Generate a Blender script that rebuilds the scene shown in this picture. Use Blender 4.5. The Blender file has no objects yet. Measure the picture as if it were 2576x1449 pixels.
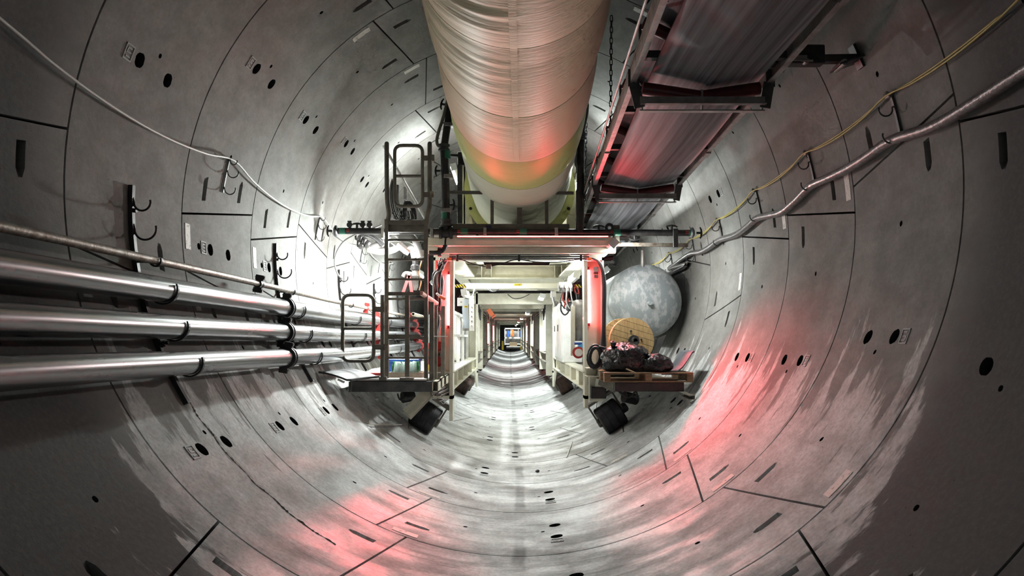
import bpy, math, random
from mathutils import Vector, Matrix, noise
random.seed(7)
SC = bpy.context.scene
COL = SC.collection
PI = math.pi

# ---------------------------------------------------------------- camera
F, IW, IH = 1860.0, 2576.0, 1449.0        # focal length in pixels, frame
CAMZ, VX, VY = 1.95, 1292.0, 850.0        # eye height, vanishing point of the gantry axis
PITCH = math.atan((VY - IH / 2) / F)
YAW = -math.atan((VX - IW / 2) / F)
cam_d = bpy.data.cameras.new('camera')
cam_d.sensor_fit = 'HORIZONTAL'
cam_d.sensor_width = 36.0
cam_d.lens = 36.0 * F / IW
cam_d.clip_start, cam_d.clip_end = 0.05, 400
cam = bpy.data.objects.new('camera', cam_d)
COL.objects.link(cam)
cam.location = (0, 0, CAMZ)
cam.rotation_euler = (PI / 2 + PITCH, 0, YAW)
SC.camera = cam

# ---------------------------------------------------------------- world and exposure
wd = bpy.data.worlds.new('tunnel_air')
SC.world = wd
wd.use_nodes = True
wd.node_tree.nodes['Background'].inputs[0].default_value = (0.80, 0.86, 0.84, 1)
wd.node_tree.nodes['Background'].inputs[1].default_value = 0.4
SC.view_settings.view_transform = 'Standard'
SC.view_settings.look = 'None'
SC.view_settings.gamma = 1.0
SC.view_settings.use_curve_mapping = False
SC.view_settings.exposure = 0.0
SC.cycles.max_bounces = 5
SC.cycles.diffuse_bounces = 3
SC.cycles.glossy_bounces = 2
SC.cycles.transmission_bounces = 3
SC.cycles.transparent_max_bounces = 6
SC.cycles.use_adaptive_sampling = True
SC.cycles.adaptive_threshold = 0.1
SC.cycles.adaptive_min_samples = 12
SC.cycles.sample_clamp_indirect = 6.0
SC.cycles.caustics_reflective = False
SC.cycles.caustics_refractive = False
WHITE_POWER, RED_POWER = 1.0, 1.0         # scale of every white lamp / red tube
LP = dict(left=195, right=38, roof=90, wall=90, portal=120, cas_l=50, cas_r=95, far=140, lside=200, rside=45, end=160)
RED_THROW = (54, 14, 17)                  # red tubes (W): right one to the wall, right one up, left one   # lamp powers (W)

# ---------------------------------------------------------------- geometry of the place
RT = 3.08                                 # inner radius of the lining
RW = 1.703                                # ring width
JA = 5.0                                  # a ring joint


def cen(y):
    """centre of the gently bending tunnel at chainage y"""
    a = min(max(y, 1.0), 14.0)
    cx = 0.1315 - 0.0026 * (a - 11.3) ** 2
    if y > 14:
        cx = 0.1125 - 0.0035 * (min(y, 40.0) - 14)
    if y <= 11:
        cz = 3.121 - 0.0085 * min(max(y - 4, 0), 7)
    else:
        cz = 3.0615 + 0.0065 * (y - 11) * min((y - 11) / 20, 1)
    return cx, cz


_cp, _sp, _cy, _sy = math.cos(PITCH), math.sin(PITCH), math.cos(YAW), math.sin(YAW)


def P(px, py, y):
    """the point at depth y that the photograph shows at a pixel"""
    dx, dy, dz = (px - IW / 2) / F, 1.0, -(py - IH / 2) / F
    dy, dz = _cp * dy - _sp * dz, _sp * dy + _cp * dz
    dx, dy = _cy * dx - _sy * dy, _sy * dx + _cy * dy
    return Vector((dx / dy * y, y, CAMZ + dz / dy * y))


def W(th, y, off=0.0):
    """point on the lining: th degrees from the invert (+ right), off metres inwards"""
    cx, cz = cen(y)
    t = math.radians(th)
    r = RT - off
    return Vector((cx + r * math.sin(t), y, cz - r * math.cos(t)))


def wallhit(px, py, off=0.0):
    d = P(px, py, 1.0)
    lo, hi = 0.3, 120.0
    for _ in range(50):
        m = (lo + hi) / 2
        cx, cz = cen(m)
        if (d.x * m - cx) ** 2 + ((d.z - CAMZ) * m + CAMZ - cz) ** 2 < (RT - off) ** 2:
            lo = m
        else:
            hi = m
    return P(px, py, lo)


# ---------------------------------------------------------------- mesh helpers
def bez(pts, n=8):
    """Catmull-Rom through the points"""
    pts = [Vector(p) for p in pts]
    if len(pts) < 3:
        return pts
    out = []
    for i in range(len(pts) - 1):
        p0, p1, p2 = pts[max(i - 1, 0)], pts[i], pts[i + 1]
        p3 = pts[min(i + 2, len(pts) - 1)]
        for k in range(n):
            t = k / n
            out.append(0.5 * ((2 * p1) + (p2 - p0) * t + (2 * p0 - 5 * p1 + 4 * p2 - p3) * t * t
                              + (3 * p1 - p0 - 3 * p2 + p3) * t ** 3))
    out.append(pts[-1])
    return out


class MB:
    def __init__(s):
        s.v, s.f, s.sm = [], [], []

    def add(s, vs, fs, smooth=False):
        b = len(s.v)
        s.v += [tuple(v) for v in vs]
        s.f += [tuple(b + i for i in f) for f in fs]
        s.sm += [smooth] * len(fs)
        return s

    def box(s, lo, hi, M=None):
        x0, y0, z0 = lo
        x1, y1, z1 = hi
        vs = [Vector(p) for p in ((x0, y0, z0), (x1, y0, z0), (x1, y1, z0), (x0, y1, z0),
                                  (x0, y0, z1), (x1, y0, z1), (x1, y1, z1), (x0, y1, z1))]
        if M:
            vs = [M @ v for v in vs]
        return s.add(vs, [(0, 3, 2, 1), (4, 5, 6, 7), (0, 1, 5, 4), (1, 2, 6, 5), (2, 3, 7, 6), (3, 0, 4, 7)])

    def cbox(s, lo, hi, c=0.006):
        """box with chamfered edges"""
        x0, y0, z0 = lo
        x1, y1, z1 = hi
        c = min(c, (x1 - x0) * .4, (y1 - y0) * .4, (z1 - z0) * .4)
        vs, ix = [], {}
        for a, X in enumerate((x0, x1)):
            for b, Y in enumerate((y0, y1)):
                for d, Z in enumerate((z0, z1)):
                    sx, sy, sz = (c, -c)[a], (c, -c)[b], (c, -c)[d]
                    for k, o in enumerate(((0, sy, sz), (sx, 0, sz), (sx, sy, 0))):
                        ix[a, b, d, k] = len(vs)
                        vs.append((X + o[0], Y + o[1], Z + o[2]))
        fs = []
        for a in (0, 1):
            q = [ix[a, 0, 0, 0], ix[a, 1, 0, 0], ix[a, 1, 1, 0], ix[a, 0, 1, 0]]
            fs.append(q if a else q[::-1])
            q = [ix[0, a, 0, 1], ix[0, a, 1, 1], ix[1, a, 1, 1], ix[1, a, 0, 1]]
            fs.append(q if a else q[::-1])
            q = [ix[0, 0, a, 2], ix[1, 0, a, 2], ix[1, 1, a, 2], ix[0, 1, a, 2]]
            fs.append(q if a else q[::-1])
        for a in (0, 1):
            for b in (0, 1):
                fs.append((ix[a, b, 0, 0], ix[a, b, 1, 0], ix[a, b, 1, 1], ix[a, b, 0, 1]))
                fs.append((ix[a, 0, b, 0], ix[a, 1, b, 0], ix[a, 1, b, 2], ix[a, 0, b, 2]))
                fs.append((ix[0, a, b, 1], ix[1, a, b, 1], ix[1, a, b, 2], ix[0, a, b, 2]))
                for d in (0, 1):
                    fs.append((ix[a, b, d, 0], ix[a, b, d, 1], ix[a, b, d, 2]))
        return s.add(vs, fs)

    def prism(s, prof, p0, p1, up=(0, 0, 1), smooth=False):
        """profile [(a,b)] swept from p0 to p1; a along side, b along up"""
        p0, p1 = Vector(p0), Vector(p1)
        d = (p1 - p0).normalized()
        up = Vector(up)
        side = d.cross(up)
        if side.length < 1e-5:
            side = d.cross(Vector((0, 1, 0)))
        side.normalize()
        up = side.cross(d).normalized()
        n = len(prof)
        vs = [p + side * a + up * b for p in (p0, p1) for a, b in prof]
        fs = [(i, (i + 1) % n, n + (i + 1) % n, n + i) for i in range(n)]
        s.add(vs, fs, smooth)
        b = len(s.v) - 2 * n
        s.f += [tuple(b + i for i in range(n))[::-1], tuple(b + n + i for i in range(n))]
        s.sm += [False, False]
        return s

    def bar(s, p0, p1, w, h, up=(0, 0, 1)):
        return s.prism([(-w / 2, -h / 2), (w / 2, -h / 2), (w / 2, h / 2), (-w / 2, h / 2)], p0, p1, up)

    def hbeam(s, p0, p1, w, h, tf=0.02, tw=0.014, up=(0, 0, 1)):
        a, b = w / 2, h / 2
        return s.prism([(-a, -b), (a, -b), (a, -b + tf), (tw / 2, -b + tf), (tw / 2, b - tf), (a, b - tf), (a, b),
                        (-a, b), (-a, b - tf), (-tw / 2, b - tf), (-tw / 2, -b + tf), (-a, -b + tf)], p0, p1, up)

    def channel(s, p0, p1, w, h, t=0.012, up=(0, 0, 1)):
        """U section, open to +side"""
        b = h / 2
        return s.prism([(0, -b), (w, -b), (w, -b + t), (t, -b + t), (t, b - t), (w, b - t), (w, b), (0, b)], p0, p1, up)

    def tube(s, path, r, n=10, cap=True, closed=False):
        path = [Vector(p) for p in path]
        m = len(path)
        rr = r if callable(r) else (lambda i: r)
        T = []
        for i in range(m):
            a, b = (path[i - 1], path[(i + 1) % m]) if closed else (path[max(i - 1, 0)], path[min(i + 1, m - 1)])
            T.append((b - a).normalized())
        u = T[0].cross(Vector((0, 0, 1)))
        if u.length < 1e-3:
            u = T[0].cross(Vector((0, 1, 0)))
        u.normalize()
        vs = []
        for i in range(m):
            u = (u - T[i] * u.dot(T[i])).normalized()
            w = T[i].cross(u)
            for k in range(n):
                a = 2 * PI * k / n
                vs.append(path[i] + (u * math.cos(a) + w * math.sin(a)) * rr(i))
        fs = []
        for i in range(m if closed else m - 1):
            j = (i + 1) % m
            for k in range(n):
                l = (k + 1) % n
                fs.append((i * n + k, j * n + k, j * n + l, i * n + l))
        s.add(vs, fs, True)
        if cap and not closed:
            b = len(s.v)
            s.add(vs[:n], [tuple(range(n))])
            s.add(vs[-n:], [tuple(range(n))[::-1]])
        return s

    def cyl(s, p0, p1, r, n=16, r1=None):
        rs = (r, r if r1 is None else r1)
        return s.tube([p0, p1], lambda i: rs[i], n)

    def pipe(s, p0, p1, ro, ri, n=20):
        """hollow cylinder"""
        d = (Vector(p1) - Vector(p0)).normalized()
        return s.lathe([(ri, 0), (ro, 0), (ro, (Vector(p1) - Vector(p0)).length), (ri, (Vector(p1) - Vector(p0)).length), (ri, 0)],
                       p0, d, n, False)

    def lathe(s, prof, org, axis=(0, 0, 1), n=24, smooth=True):
        """profile [(radius, height)] turned about an axis"""
        org, ax = Vector(org), Vector(axis).normalized()
        u = ax.cross(Vector((0, 0, 1)))
        if u.length < 1e-3:
            u = Vector((1, 0, 0))
        u.normalize()
        w = ax.cross(u)
        vs = [org + ax * h + (u * math.cos(2 * PI * k / n) + w * math.sin(2 * PI * k / n)) * r
              for r, h in prof for k in range(n)]
        fs = [(i * n + k, i * n + (k + 1) % n, (i + 1) * n + (k + 1) % n, (i + 1) * n + k)
              for i in range(len(prof) - 1) for k in range(n)]
        return s.add(vs, fs, smooth)

    def obj(s, name, m, parent=None, uv=None, m2=None, dark=()):
        me = bpy.data.meshes.new(name)
        me.from_pydata(s.v, [], s.f)
        me.polygons.foreach_set('use_smooth', s.sm)
        if uv is not None:
            l = me.uv_layers.new(name='lining')
            idx = [0] * len(me.loops)
            me.loops.foreach_get('vertex_index', idx)
            l.data.foreach_set('uv', [c for i in idx for c in uv[i]])
        me.materials.append(m)
        if m2 is not None:
            me.materials.append(m2)
            for i in dark:
                me.polygons[i].material_index = 1
        me.update()
        o = bpy.data.objects.new(name, me)
        COL.objects.link(o)
        if parent is not None:
            o.parent = parent
        return o


def tag(o, label, cat, group=None):
    o['label'] = label
    o['category'] = cat
    if group:
        o['group'] = group
    return o


def thing(name, label, cat, group=None, loc=(0, 0, 0)):
    o = bpy.data.objects.new(name, None)
    COL.objects.link(o)
    o.location = loc
    o.empty_display_size = 0.1
    return tag(o, label, cat, group)


def root(name, loc=(0, 0, 0), kind=None, label=None):
    o = bpy.data.objects.new(name, None)
    COL.objects.link(o)
    o.location = loc
    o.empty_display_size = 0.1
    if kind:
        o['kind'] = kind
    if label:
        o['label'] = label
    return o


def copy_tree(o, parent=None, loc=None):
    c = o.copy()
    COL.objects.link(c)
    if parent is not None:
        c.parent = parent
    if loc is not None:
        c.location = loc
    for ch in list(o.children):
        copy_tree(ch, c)
    return c


# ---------------------------------------------------------------- materials
def srgb(r, g, b):
    f = lambda c: c / 12.92 if c <= 0.04045 else ((c + 0.055) / 1.055) ** 2.4
    return (f(r / 255), f(g / 255), f(b / 255), 1)


def newmat(name):
    m = bpy.data.materials.new(name)
    m.use_nodes = True
    nt = m.node_tree
    return m, nt, nt.nodes['Principled BSDF']


def mat(name, col, rough=0.5, metal=0.0, col2=None, scale=8.0, mix=(0.42, 0.68), bump=0.0, bscale=40.0, spec=0.5, stretch=None):
    """painted / worn surface: two colours mixed by noise, optional fine relief"""
    m, nt, b = newmat(name)
    N, L = nt.nodes, nt.links
    b.inputs['Roughness'].default_value = rough
    b.inputs['Metallic'].default_value = metal
    b.inputs['Specular IOR Level'].default_value = spec
    tc = N.new('ShaderNodeTexCoord')
    src = tc.outputs['Object']
    if stretch:
        mp = N.new('ShaderNodeMapping')
        mp.inputs['Scale'].default_value = stretch
        L.new(src, mp.inputs[0])
        src = mp.outputs[0]
    if col2 is not None:
        n = N.new('ShaderNodeTexNoise')
        n.inputs['Scale'].default_value = scale
        n.inputs['Detail'].default_value = 4
        n.inputs['Roughness'].default_value = 0.65
        L.new(src, n.inputs['Vector'])
        mr = N.new('ShaderNodeMapRange')
        mr.inputs[1].default_value, mr.inputs[2].default_value = mix
        L.new(n.outputs[0], mr.inputs[0])
        mx = N.new('ShaderNodeMix')
        mx.data_type = 'RGBA'
        mx.inputs[6].default_value, mx.inputs[7].default_value = col, col2
        L.new(mr.outputs[0], mx.inputs[0])
        L.new(mx.outputs[2], b.inputs['Base Color'])
        rr = N.new('ShaderNodeMapRange')
        rr.inputs[3].default_value, rr.inputs[4].default_value = max(rough - 0.03, 0.05), min(rough + 0.05, 1)
        L.new(mr.outputs[0], rr.inputs[0])
        L.new(rr.outputs[0], b.inputs['Roughness'])
    else:
        b.inputs['Base Color'].default_value = col
    if bump:
        n2 = N.new('ShaderNodeTexNoise')
        n2.inputs['Scale'].default_value = bscale
        n2.inputs['Detail'].default_value = 5
        L.new(src, n2.inputs['Vector'])
        bp = N.new('ShaderNodeBump')
        bp.inputs['Strength'].default_value = bump
        bp.inputs['Distance'].default_value = 0.01
        L.new(n2.outputs[0], bp.inputs['Height'])
        L.new(bp.outputs[0], b.inputs['Normal'])
    return m


def emit(name, col, strength):
    m, nt, b = newmat(name)
    b.inputs['Base Color'].default_value = (0.8, 0.8, 0.8, 1)
    b.inputs['Emission Color'].default_value = col
    b.inputs['Emission Strength'].default_value = strength
    return m


def concrete_material():
    m, nt, b = newmat('lining_concrete')
    N, L = nt.nodes, nt.links

    def node(t, **kw):
        n = N.new('ShaderNode' + t)
        for k, v in kw.items():
            setattr(n, k, v)
        return n

    def math_(op, a, c=None, clamp=False):
        n = node('Math', operation=op)
        n.use_clamp = clamp
        for i, q in enumerate((a, c)):
            if q is None:
                continue
            if isinstance(q, (int, float)):
                n.inputs[i].default_value = q
            else:
                L.new(q, n.inputs[i])
        return n.outputs[0]

    def ramp(x, a, c, lo=0.0, hi=1.0, smooth=True):
        n = node('MapRange')
        if smooth:
            n.interpolation_type = 'SMOOTHSTEP'
        n.inputs[1].default_value, n.inputs[2].default_value = a, c
        n.inputs[3].default_value, n.inputs[4].default_value = lo, hi
        L.new(x, n.inputs[0])
        return n.outputs[0]

    def noise_(vec, scale, detail=5, rough=0.6):
        n = node('TexNoise')
        n.inputs['Scale'].default_value = scale
        n.inputs['Detail'].default_value = detail
        n.inputs['Roughness'].default_value = rough
        L.new(vec, n.inputs['Vector'])
        return n.outputs[0]

    def mapped(vec, sc):
        n = node('Mapping')
        n.inputs['Scale'].default_value = sc
        L.new(vec, n.inputs[0])
        return n.outputs[0]

    def mixc(f, a, c):
        n = node('Mix', data_type='RGBA')
        for i, q in ((6, a), (7, c)):
            if isinstance(q, tuple):
                n.inputs[i].default_value = q
            else:
                L.new(q, n.inputs[i])
        L.new(f, n.inputs[0])
        return n.outputs[2]

    uv = node('UVMap', uv_map='lining').outputs[0]
    sep = node('SeparateXYZ')
    L.new(uv, sep.inputs[0])
    u, v = sep.outputs[0], sep.outputs[1]
    au = math_('ABSOLUTE', u)
    big = noise_(mapped(uv, (1.0, 1.0, 1.0)), 0.55, 4)
    mid = noise_(mapped(uv, (1.6, 1.0, 1)), 2.4, 5, 0.7)
    fine = noise_(uv, 26, 3, 0.7)
    base = mixc(ramp(mid, 0.32, 0.72), (0.225, 0.223, 0.214, 1), (0.325, 0.321, 0.309, 1))
    base = mixc(ramp(big, 0.50, 0.66, 0, 0.5), base, (0.205, 0.194, 0.180, 1))
    # run-down cement wash over the lower half, with a ragged upper edge
    drip = noise_(mapped(uv, (0.75, 2.9, 1)), 1.5, 5, 0.62)
    edge = math_('ADD', math_('MULTIPLY', au, -0.42), math_('MULTIPLY', drip, 1.9))
    edge = math_('ADD', edge, math_('MULTIPLY', ramp(v, 4.3, 5.05), 0.62))
    edge = math_('SUBTRACT', edge, 0.16)
    wash = ramp(edge, 0.02, 0.16)
    patch = noise_(mapped(uv, (0.8, 1.5, 1)), 1.15, 4, 0.6)
    wash = math_('MULTIPLY', wash, ramp(patch, 0.34, 0.52, 0.55, 1.0))
    # bare rings near the camera: dim foreground light painted in as darker colour
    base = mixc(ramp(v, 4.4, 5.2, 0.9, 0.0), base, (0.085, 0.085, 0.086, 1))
    base = mixc(wash, base, mixc(ramp(mid, 0.3, 0.7), (0.50, 0.508, 0.505, 1), (0.76, 0.768, 0.77, 1)))
    # dirt dragged round the invert
    strk = noise_(mapped(uv, (0.32, 7.0, 1)), 1.6, 4, 0.65)
    low = ramp(au, 1.3, 2.3, 1.0, 0.0)
    base = mixc(math_('MULTIPLY', ramp(strk, 0.50, 0.68), math_('MULTIPLY', low, 0.55)), base, (0.22, 0.225, 0.21, 1))
    # damp line along the invert
    wob = math_('ABSOLUTE', math_('ADD', u, math_('MULTIPLY', math_('SUBTRACT', mid, 0.5), 0.10)))
    damp = math_('MULTIPLY', ramp(wob, 0.03, 0.08, 1.0, 0.0), ramp(noise_(mapped(uv, (1, 1, 1)), 0.7, 3), 0.36, 0.62))
    base = mixc(math_('MULTIPLY', damp, 0.6), base, (0.085, 0.088, 0.085, 1))
    # pinholes and grain
    vo = node('TexVoronoi')
    vo.inputs['Scale'].default_value = 9.0
    L.new(uv, vo.inputs['Vector'])
    pin = ramp(vo.outputs['Distance'], 0.035, 0.06, 1.0, 0.0)
    pin = math_('MULTIPLY', pin, ramp(big, 0.42, 0.6))
    base = mixc(math_('MULTIPLY', pin, 0.8), base, (0.05, 0.05, 0.05, 1))
    base = mixc(ramp(fine, 0.35, 0.75, 0, 0.4), base, (0.18, 0.175, 0.165, 1))
    L.new(base, b.inputs['Base Color'])
    rough = math_('SUBTRACT', 0.88, math_('MULTIPLY', math_('MULTIPLY', low, ramp(patch, 0.4, 0.62)), 0.45))
    L.new(rough, b.inputs['Roughness'])
    b.inputs['Specular IOR Level'].default_value = 0.25
    h = math_('ADD', math_('MULTIPLY', fine, 0.25), math_('MULTIPLY', mid, 0.8))
    h = math_('SUBTRACT', h, math_('MULTIPLY', pin, 0.6))
    bp = node('Bump')
    bp.inputs['Strength'].default_value = 0.55
    bp.inputs['Distance'].default_value = 0.012
    L.new(h, bp.inputs['Height'])
    L.new(bp.outputs[0], b.inputs['Normal'])
    return m


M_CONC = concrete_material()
M_GASKET = mat('joint_gasket', (0.012, 0.012, 0.014, 1), 0.8)
M_GALV = mat('galvanised_pipe', (0.25, 0.255, 0.26, 1), 0.25, 0.85, (0.225, 0.225, 0.23, 1), 3, (0.2, 0.8), stretch=(2, .3, 2))
M_RUSTY = mat('weathered_pipe', (0.30, 0.27, 0.23, 1), 0.5, 0.45, (0.16, 0.11, 0.08, 1), 14, (0.4, 0.65), 0.25, 50)
M_BLACK = mat('black_steel', (0.022, 0.022, 0.024, 1), 0.45, 0.35, (0.045, 0.04, 0.038, 1), 10)
M_DKGREY = mat('dark_grey_steel', (0.055, 0.06, 0.062, 1), 0.5, 0.4, (0.11, 0.105, 0.10, 1), 9)
M_STEEL = mat('grey_steel', (0.34, 0.33, 0.32, 1), 0.45, 0.5, (0.20, 0.185, 0.17, 1), 6)
M_CREAM = mat('cream_paint', (0.66, 0.64, 0.53, 1), 0.45, 0, (0.50, 0.47, 0.37, 1), 3.5, (0.45, 0.75), 0.05, 30)
M_GRIME = mat('grimy_cream_paint', (0.17, 0.157, 0.128, 1), 0.55, 0, (0.095, 0.085, 0.07, 1), 5, (0.38, 0.66), 0.08, 30)
M_RUBBER = mat('black_rubber', (0.016, 0.016, 0.019, 1), 0.5, 0, (0.035, 0.036, 0.042, 1), 9, (0.4, 0.7), 0.15, 30)
M_WHITEP = mat('white_paint', (0.78, 0.78, 0.76, 1), 0.4, 0, (0.62, 0.61, 0.58, 1), 4)
M_RED = mat('red_paint', (0.45, 0.035, 0.03, 1), 0.4, 0, (0.28, 0.02, 0.02, 1), 7)
M_DRED = mat('dark_red_roller', (0.115, 0.012, 0.016, 1), 0.38, 0.1, (0.05, 0.010, 0.012, 1), 6)
M_ORANGE = mat('orange_plastic', (0.75, 0.16, 0.05, 1), 0.4)
M_YELLOW = mat('yellow_paint', (0.80, 0.56, 0.03, 1), 0.45, 0, (0.62, 0.42, 0.03, 1), 6)
M_BLUE = mat('blue_plastic', (0.03, 0.10, 0.42, 1), 0.35, 0, (0.02, 0.07, 0.30, 1), 6)
M_LBLUE = mat('light_blue_paint', (0.05, 0.32, 0.68, 1), 0.35)
M_CABLE = mat('black_cable', (0.02, 0.02, 0.022, 1), 0.45)
M_CABLEG = mat('grey_cable', (0.22, 0.22, 0.22, 1), 0.5)
M_CABLEW = mat('white_cable', (0.62, 0.61, 0.58, 1), 0.45)
M_CABLEY = mat('yellow_cable', (0.52, 0.43, 0.13, 1), 0.5)
M_HOSE = mat('grey_hose', (0.20, 0.185, 0.185, 1), 0.32, 0.2, (0.10, 0.09, 0.09, 1), 22, (0.4, 0.65), 0.4, 40)
M_GREEN = mat('green_band', (0.02, 0.16, 0.10, 1), 0.4)
M_STICK = mat('paper_sticker', (0.68, 0.66, 0.62, 1), 0.7, 0, (0.40, 0.37, 0.34, 1), 30, (0.55, 0.62))
M_LAMPW = emit('white_lamp_glow', (1.0, 0.98, 0.95, 1), 30 * WHITE_POWER)
M_LAMPR = emit('red_tube_glow', (1.0, 0.07, 0.09, 1), 70 * RED_POWER)
M_LAMPR2 = emit('distant_red_tube_glow', (1.0, 0.05, 0.06, 1), 45 * RED_POWER)
M_STRIPR = emit('red_strip_glow', (1.0, 0.20, 0.18, 1), 9 * RED_POWER)

# ================================================================ TUNNEL LINING
lining = root('wall_lining', kind='structure', label='grey precast concrete tunnel lining of bolted rings')

RING_A = [(-89.8, -95), (-80, -75), (-24.3, -18.7), (32.2, 37.5), (90, 95), (147, 152), (213.8, 208.7)]
RING_B = [(-80.3, -75.5), (-24.4, -19), (42, 36.4), (99.7, 94.4), (157, 152), (223, 218)]
RING_C = [(-98.3, -93.3), (-41, -36), (22.5, 17), (80, 74.5), (138, 143), (205, 209.4)]
RING_0 = [(-90, -95), (-34.4, -39.5), (32.6, 37.7), (91, 96), (148, 152), (213, 209)]
KEY_A = 0                                  # index of the key segment in RING_A


def ring_table(i):
    """joint table of ring i; ring 0 starts at chainage JA"""
    if i == -1:
        return RING_0
    if i == 0:
        return RING_B
    if i in (1, 2):
        return RING_A
    if i == 3:
        return RING_C
    return (RING_A, RING_C, RING_B, RING_A, RING_0, RING_C)[i % 6]


def lerp(a, b, t):
    return a + (b - a) * t


def segment(y0, y1, L0, L1, feats):
    """one precast segment; L0/L1 = angle of its two radial joints at y0 and y1"""
    gap = 0.010
    ga = math.degrees(gap / RT)
    mid = 0.25 * (sum(L0) + sum(L1))
    th0 = lambda t: lerp(L0[0], L0[1], t) + ga
    th1 = lambda t: lerp(L1[0], L1[1], t) - ga
    H = y1 - y0 - 2 * gap
    fr = []
    sl = {0.0, 1.0}
    tl = {0.0, 1.0}
    for (kind, th, yo, hs, ht, arg) in feats:
        t = (yo - gap) / H
        a, b = th0(t), th1(t)
        sc, dt = (th - a) / (b - a), ht / H
        ds = hs / (b - a)
        s0, s1, t0, t1 = round(sc - ds, 5), round(sc + ds, 5), round(t - dt, 5), round(t + dt, 5)
        if s0 < 0.01 or s1 > 0.99:
            continue
        fr.append((kind, s0, s1, t0, t1, arg))
        sl |= {s0, s1}
        tl |= {t0, t1}
        if kind == 'P':
            sl |= {round(s0 + (s1 - s0) * q, 5) for q in (0.2, 0.45, 0.75)}
    span = abs(th1(.5) - th0(.5))
    nu = max(3, int(span / 2.2))
    for k in range(1, nu):
        q = k / nu
        if all(abs(q - x) > 0.35 / nu for x in sl) and not any(f[0] != 'P' and f[1] < q < f[2] for f in fr):
            sl.add(q)
    S, T = sorted(sl), sorted(tl)
    # drop stray lines of other features that fall inside a round socket's cell
    mb = MB()
    uv = []
    dark = []                                 # faces of the black plastic socket liners

    def pt(s, t, depth=0.0):
        y = y0 + gap + H * t
        th = lerp(th0(t), th1(t), s)
        mb.v.append(tuple(W(th, y, -depth)))
        uv.append((math.radians(th if th < 180 else th - 360) * RT, y))
        return len(mb.v) - 1

    si, ti = {s: i for i, s in enumerate(S)}, {t: i for i, t in enumerate(T)}
    used = set()
    shift = {}
    for (kind, s0, s1, t0, t1, arg) in fr:
        for i in range(si[s0], si[s1]):
            for j in range(ti[t0], ti[t1]):
                used.add((i, j))
        if kind == 'P':                       # taper the shallow end of a bolt pocket
            se = s1 if arg < 0 else s0
            tc = (t0 + t1) / 2
            shift[(si[se], ti[t0])] = lerp(t0, tc, 0.55)
            shift[(si[se], ti[t1])] = lerp(t1, tc, 0.55)
    g = {(i, j): pt(S[i], shift.get((i, j), T[j])) for i in range(len(S)) for j in range(len(T))}

    def face(*ids, sm=False):
        mb.f.append(ids)
        mb.sm.append(sm)

    for i in range(len(S) - 1):
        for j in range(len(T) - 1):
            if (i, j) not in used:
                face(g[i, j], g[i, j + 1], g[i + 1, j + 1], g[i + 1, j], sm=True)
    for (kind, s0, s1, t0, t1, arg) in fr:
        i0, i1, j0, j1 = si[s0], si[s1], ti[t0], ti[t1]
        if kind == 'P':
            ss = list(range(i0, i1 + 1))
            dep = []
            for i in ss:
                q = (S[i] - s0) / (s1 - s0)
                q = q if arg < 0 else 1 - q        # 0 at the deep end
                dep.append(0.20 * (1 - q) ** 1.1 + 0.003)
            lo = [pt(S[i], shift.get((i, j0), T[j0]), d) for i, d in zip(ss, dep)]
            hi = [pt(S[i], shift.get((i, j1), T[j1]), d) for i, d in zip(ss, dep)]
            lr = [pt(S[i], shift.get((i, j0), T[j0])) for i in ss]
            hr = [pt(S[i], shift.get((i, j1), T[j1])) for i in ss]
            for k in range(len(ss) - 1):
                face(lo[k], hi[k], hi[k + 1], lo[k + 1])
                face(lr[k], lo[k], lo[k + 1], lr[k + 1])
                face(hi[k], hr[k], hr[k + 1], hi[k + 1])
            face(lr[0], hr[0], hi[0], lo[0])
            face(lr[-1], lo[-1], hi[-1], hr[-1])
        else:                                     # round socket in a rectangular cell
            n = 16
            sc, tc = (s0 + s1) / 2, (t0 + t1) / 2
            fsz = arg
            cir, bot, rim = [], [], []
            for k in range(n):
                a = 2 * PI * (k + 0.5) / n
                ps, ptt = sc + (s1 - s0) / 2 * fsz * math.cos(a), tc + (t1 - t0) / 2 * fsz * math.sin(a)
                cir.append(pt(ps, ptt))
                rim.append(pt(ps, ptt))
                bot.append(pt(ps, ptt, 0.26 if kind == 'H' else 0.07))
            # boundary of the cell, counter-clockwise starting at angle 0 side
            per = [(i1, j) for j in range(j0, j1)] + [(i, j1) for i in range(i1, i0, -1)] + \
                  [(i0, j) for j in range(j1, j0, -1)] + [(i, j0) for i in range(i0, i1)]
            pa = []
            for (i, j) in per:
                x, y = (S[i] - sc) / (s1 - s0), (T[j] - tc) / (t1 - t0)
                pa.append((math.atan2(y, x) % (2 * PI), g[i, j]))
            pa.sort()
            m = len(pa)
            # march round joining outer to inner loop
            a_i, c_i = 0, 0
            ang_c = [2 * PI * (k + 0.5) / n for k in range(n)]
            while ang_c[c_i % n] < pa[0][0] - 1e-9 and c_i < n:
                c_i += 1
            ca, cc = 0, 0
            while ca < m or cc < n:
                oa = pa[(ca + 1) % m][0] + (2 * PI if ca + 1 >= m else 0)
                oc = ang_c[(c_i + cc + 1) % n] + (2 * PI if c_i + cc + 1 >= n else 0)
                A, C = pa[ca % m][1], cir[(c_i + cc) % n]
                if cc >= n or (ca < m and oa <= oc):
                    face(A, C, pa[(ca + 1) % m][1], sm=True)
                    ca += 1
                else:
                    face(A, C, cir[(c_i + cc + 1) % n], sm=True)
                    cc += 1
            for k in range(n):
                l = (k + 1) % n
                dark.append(len(mb.f))
                face(rim[k], bot[k], bot[l], rim[l])
            dark.append(len(mb.f))
            face(*bot)
    # joint faces
    D = 0.24
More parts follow.
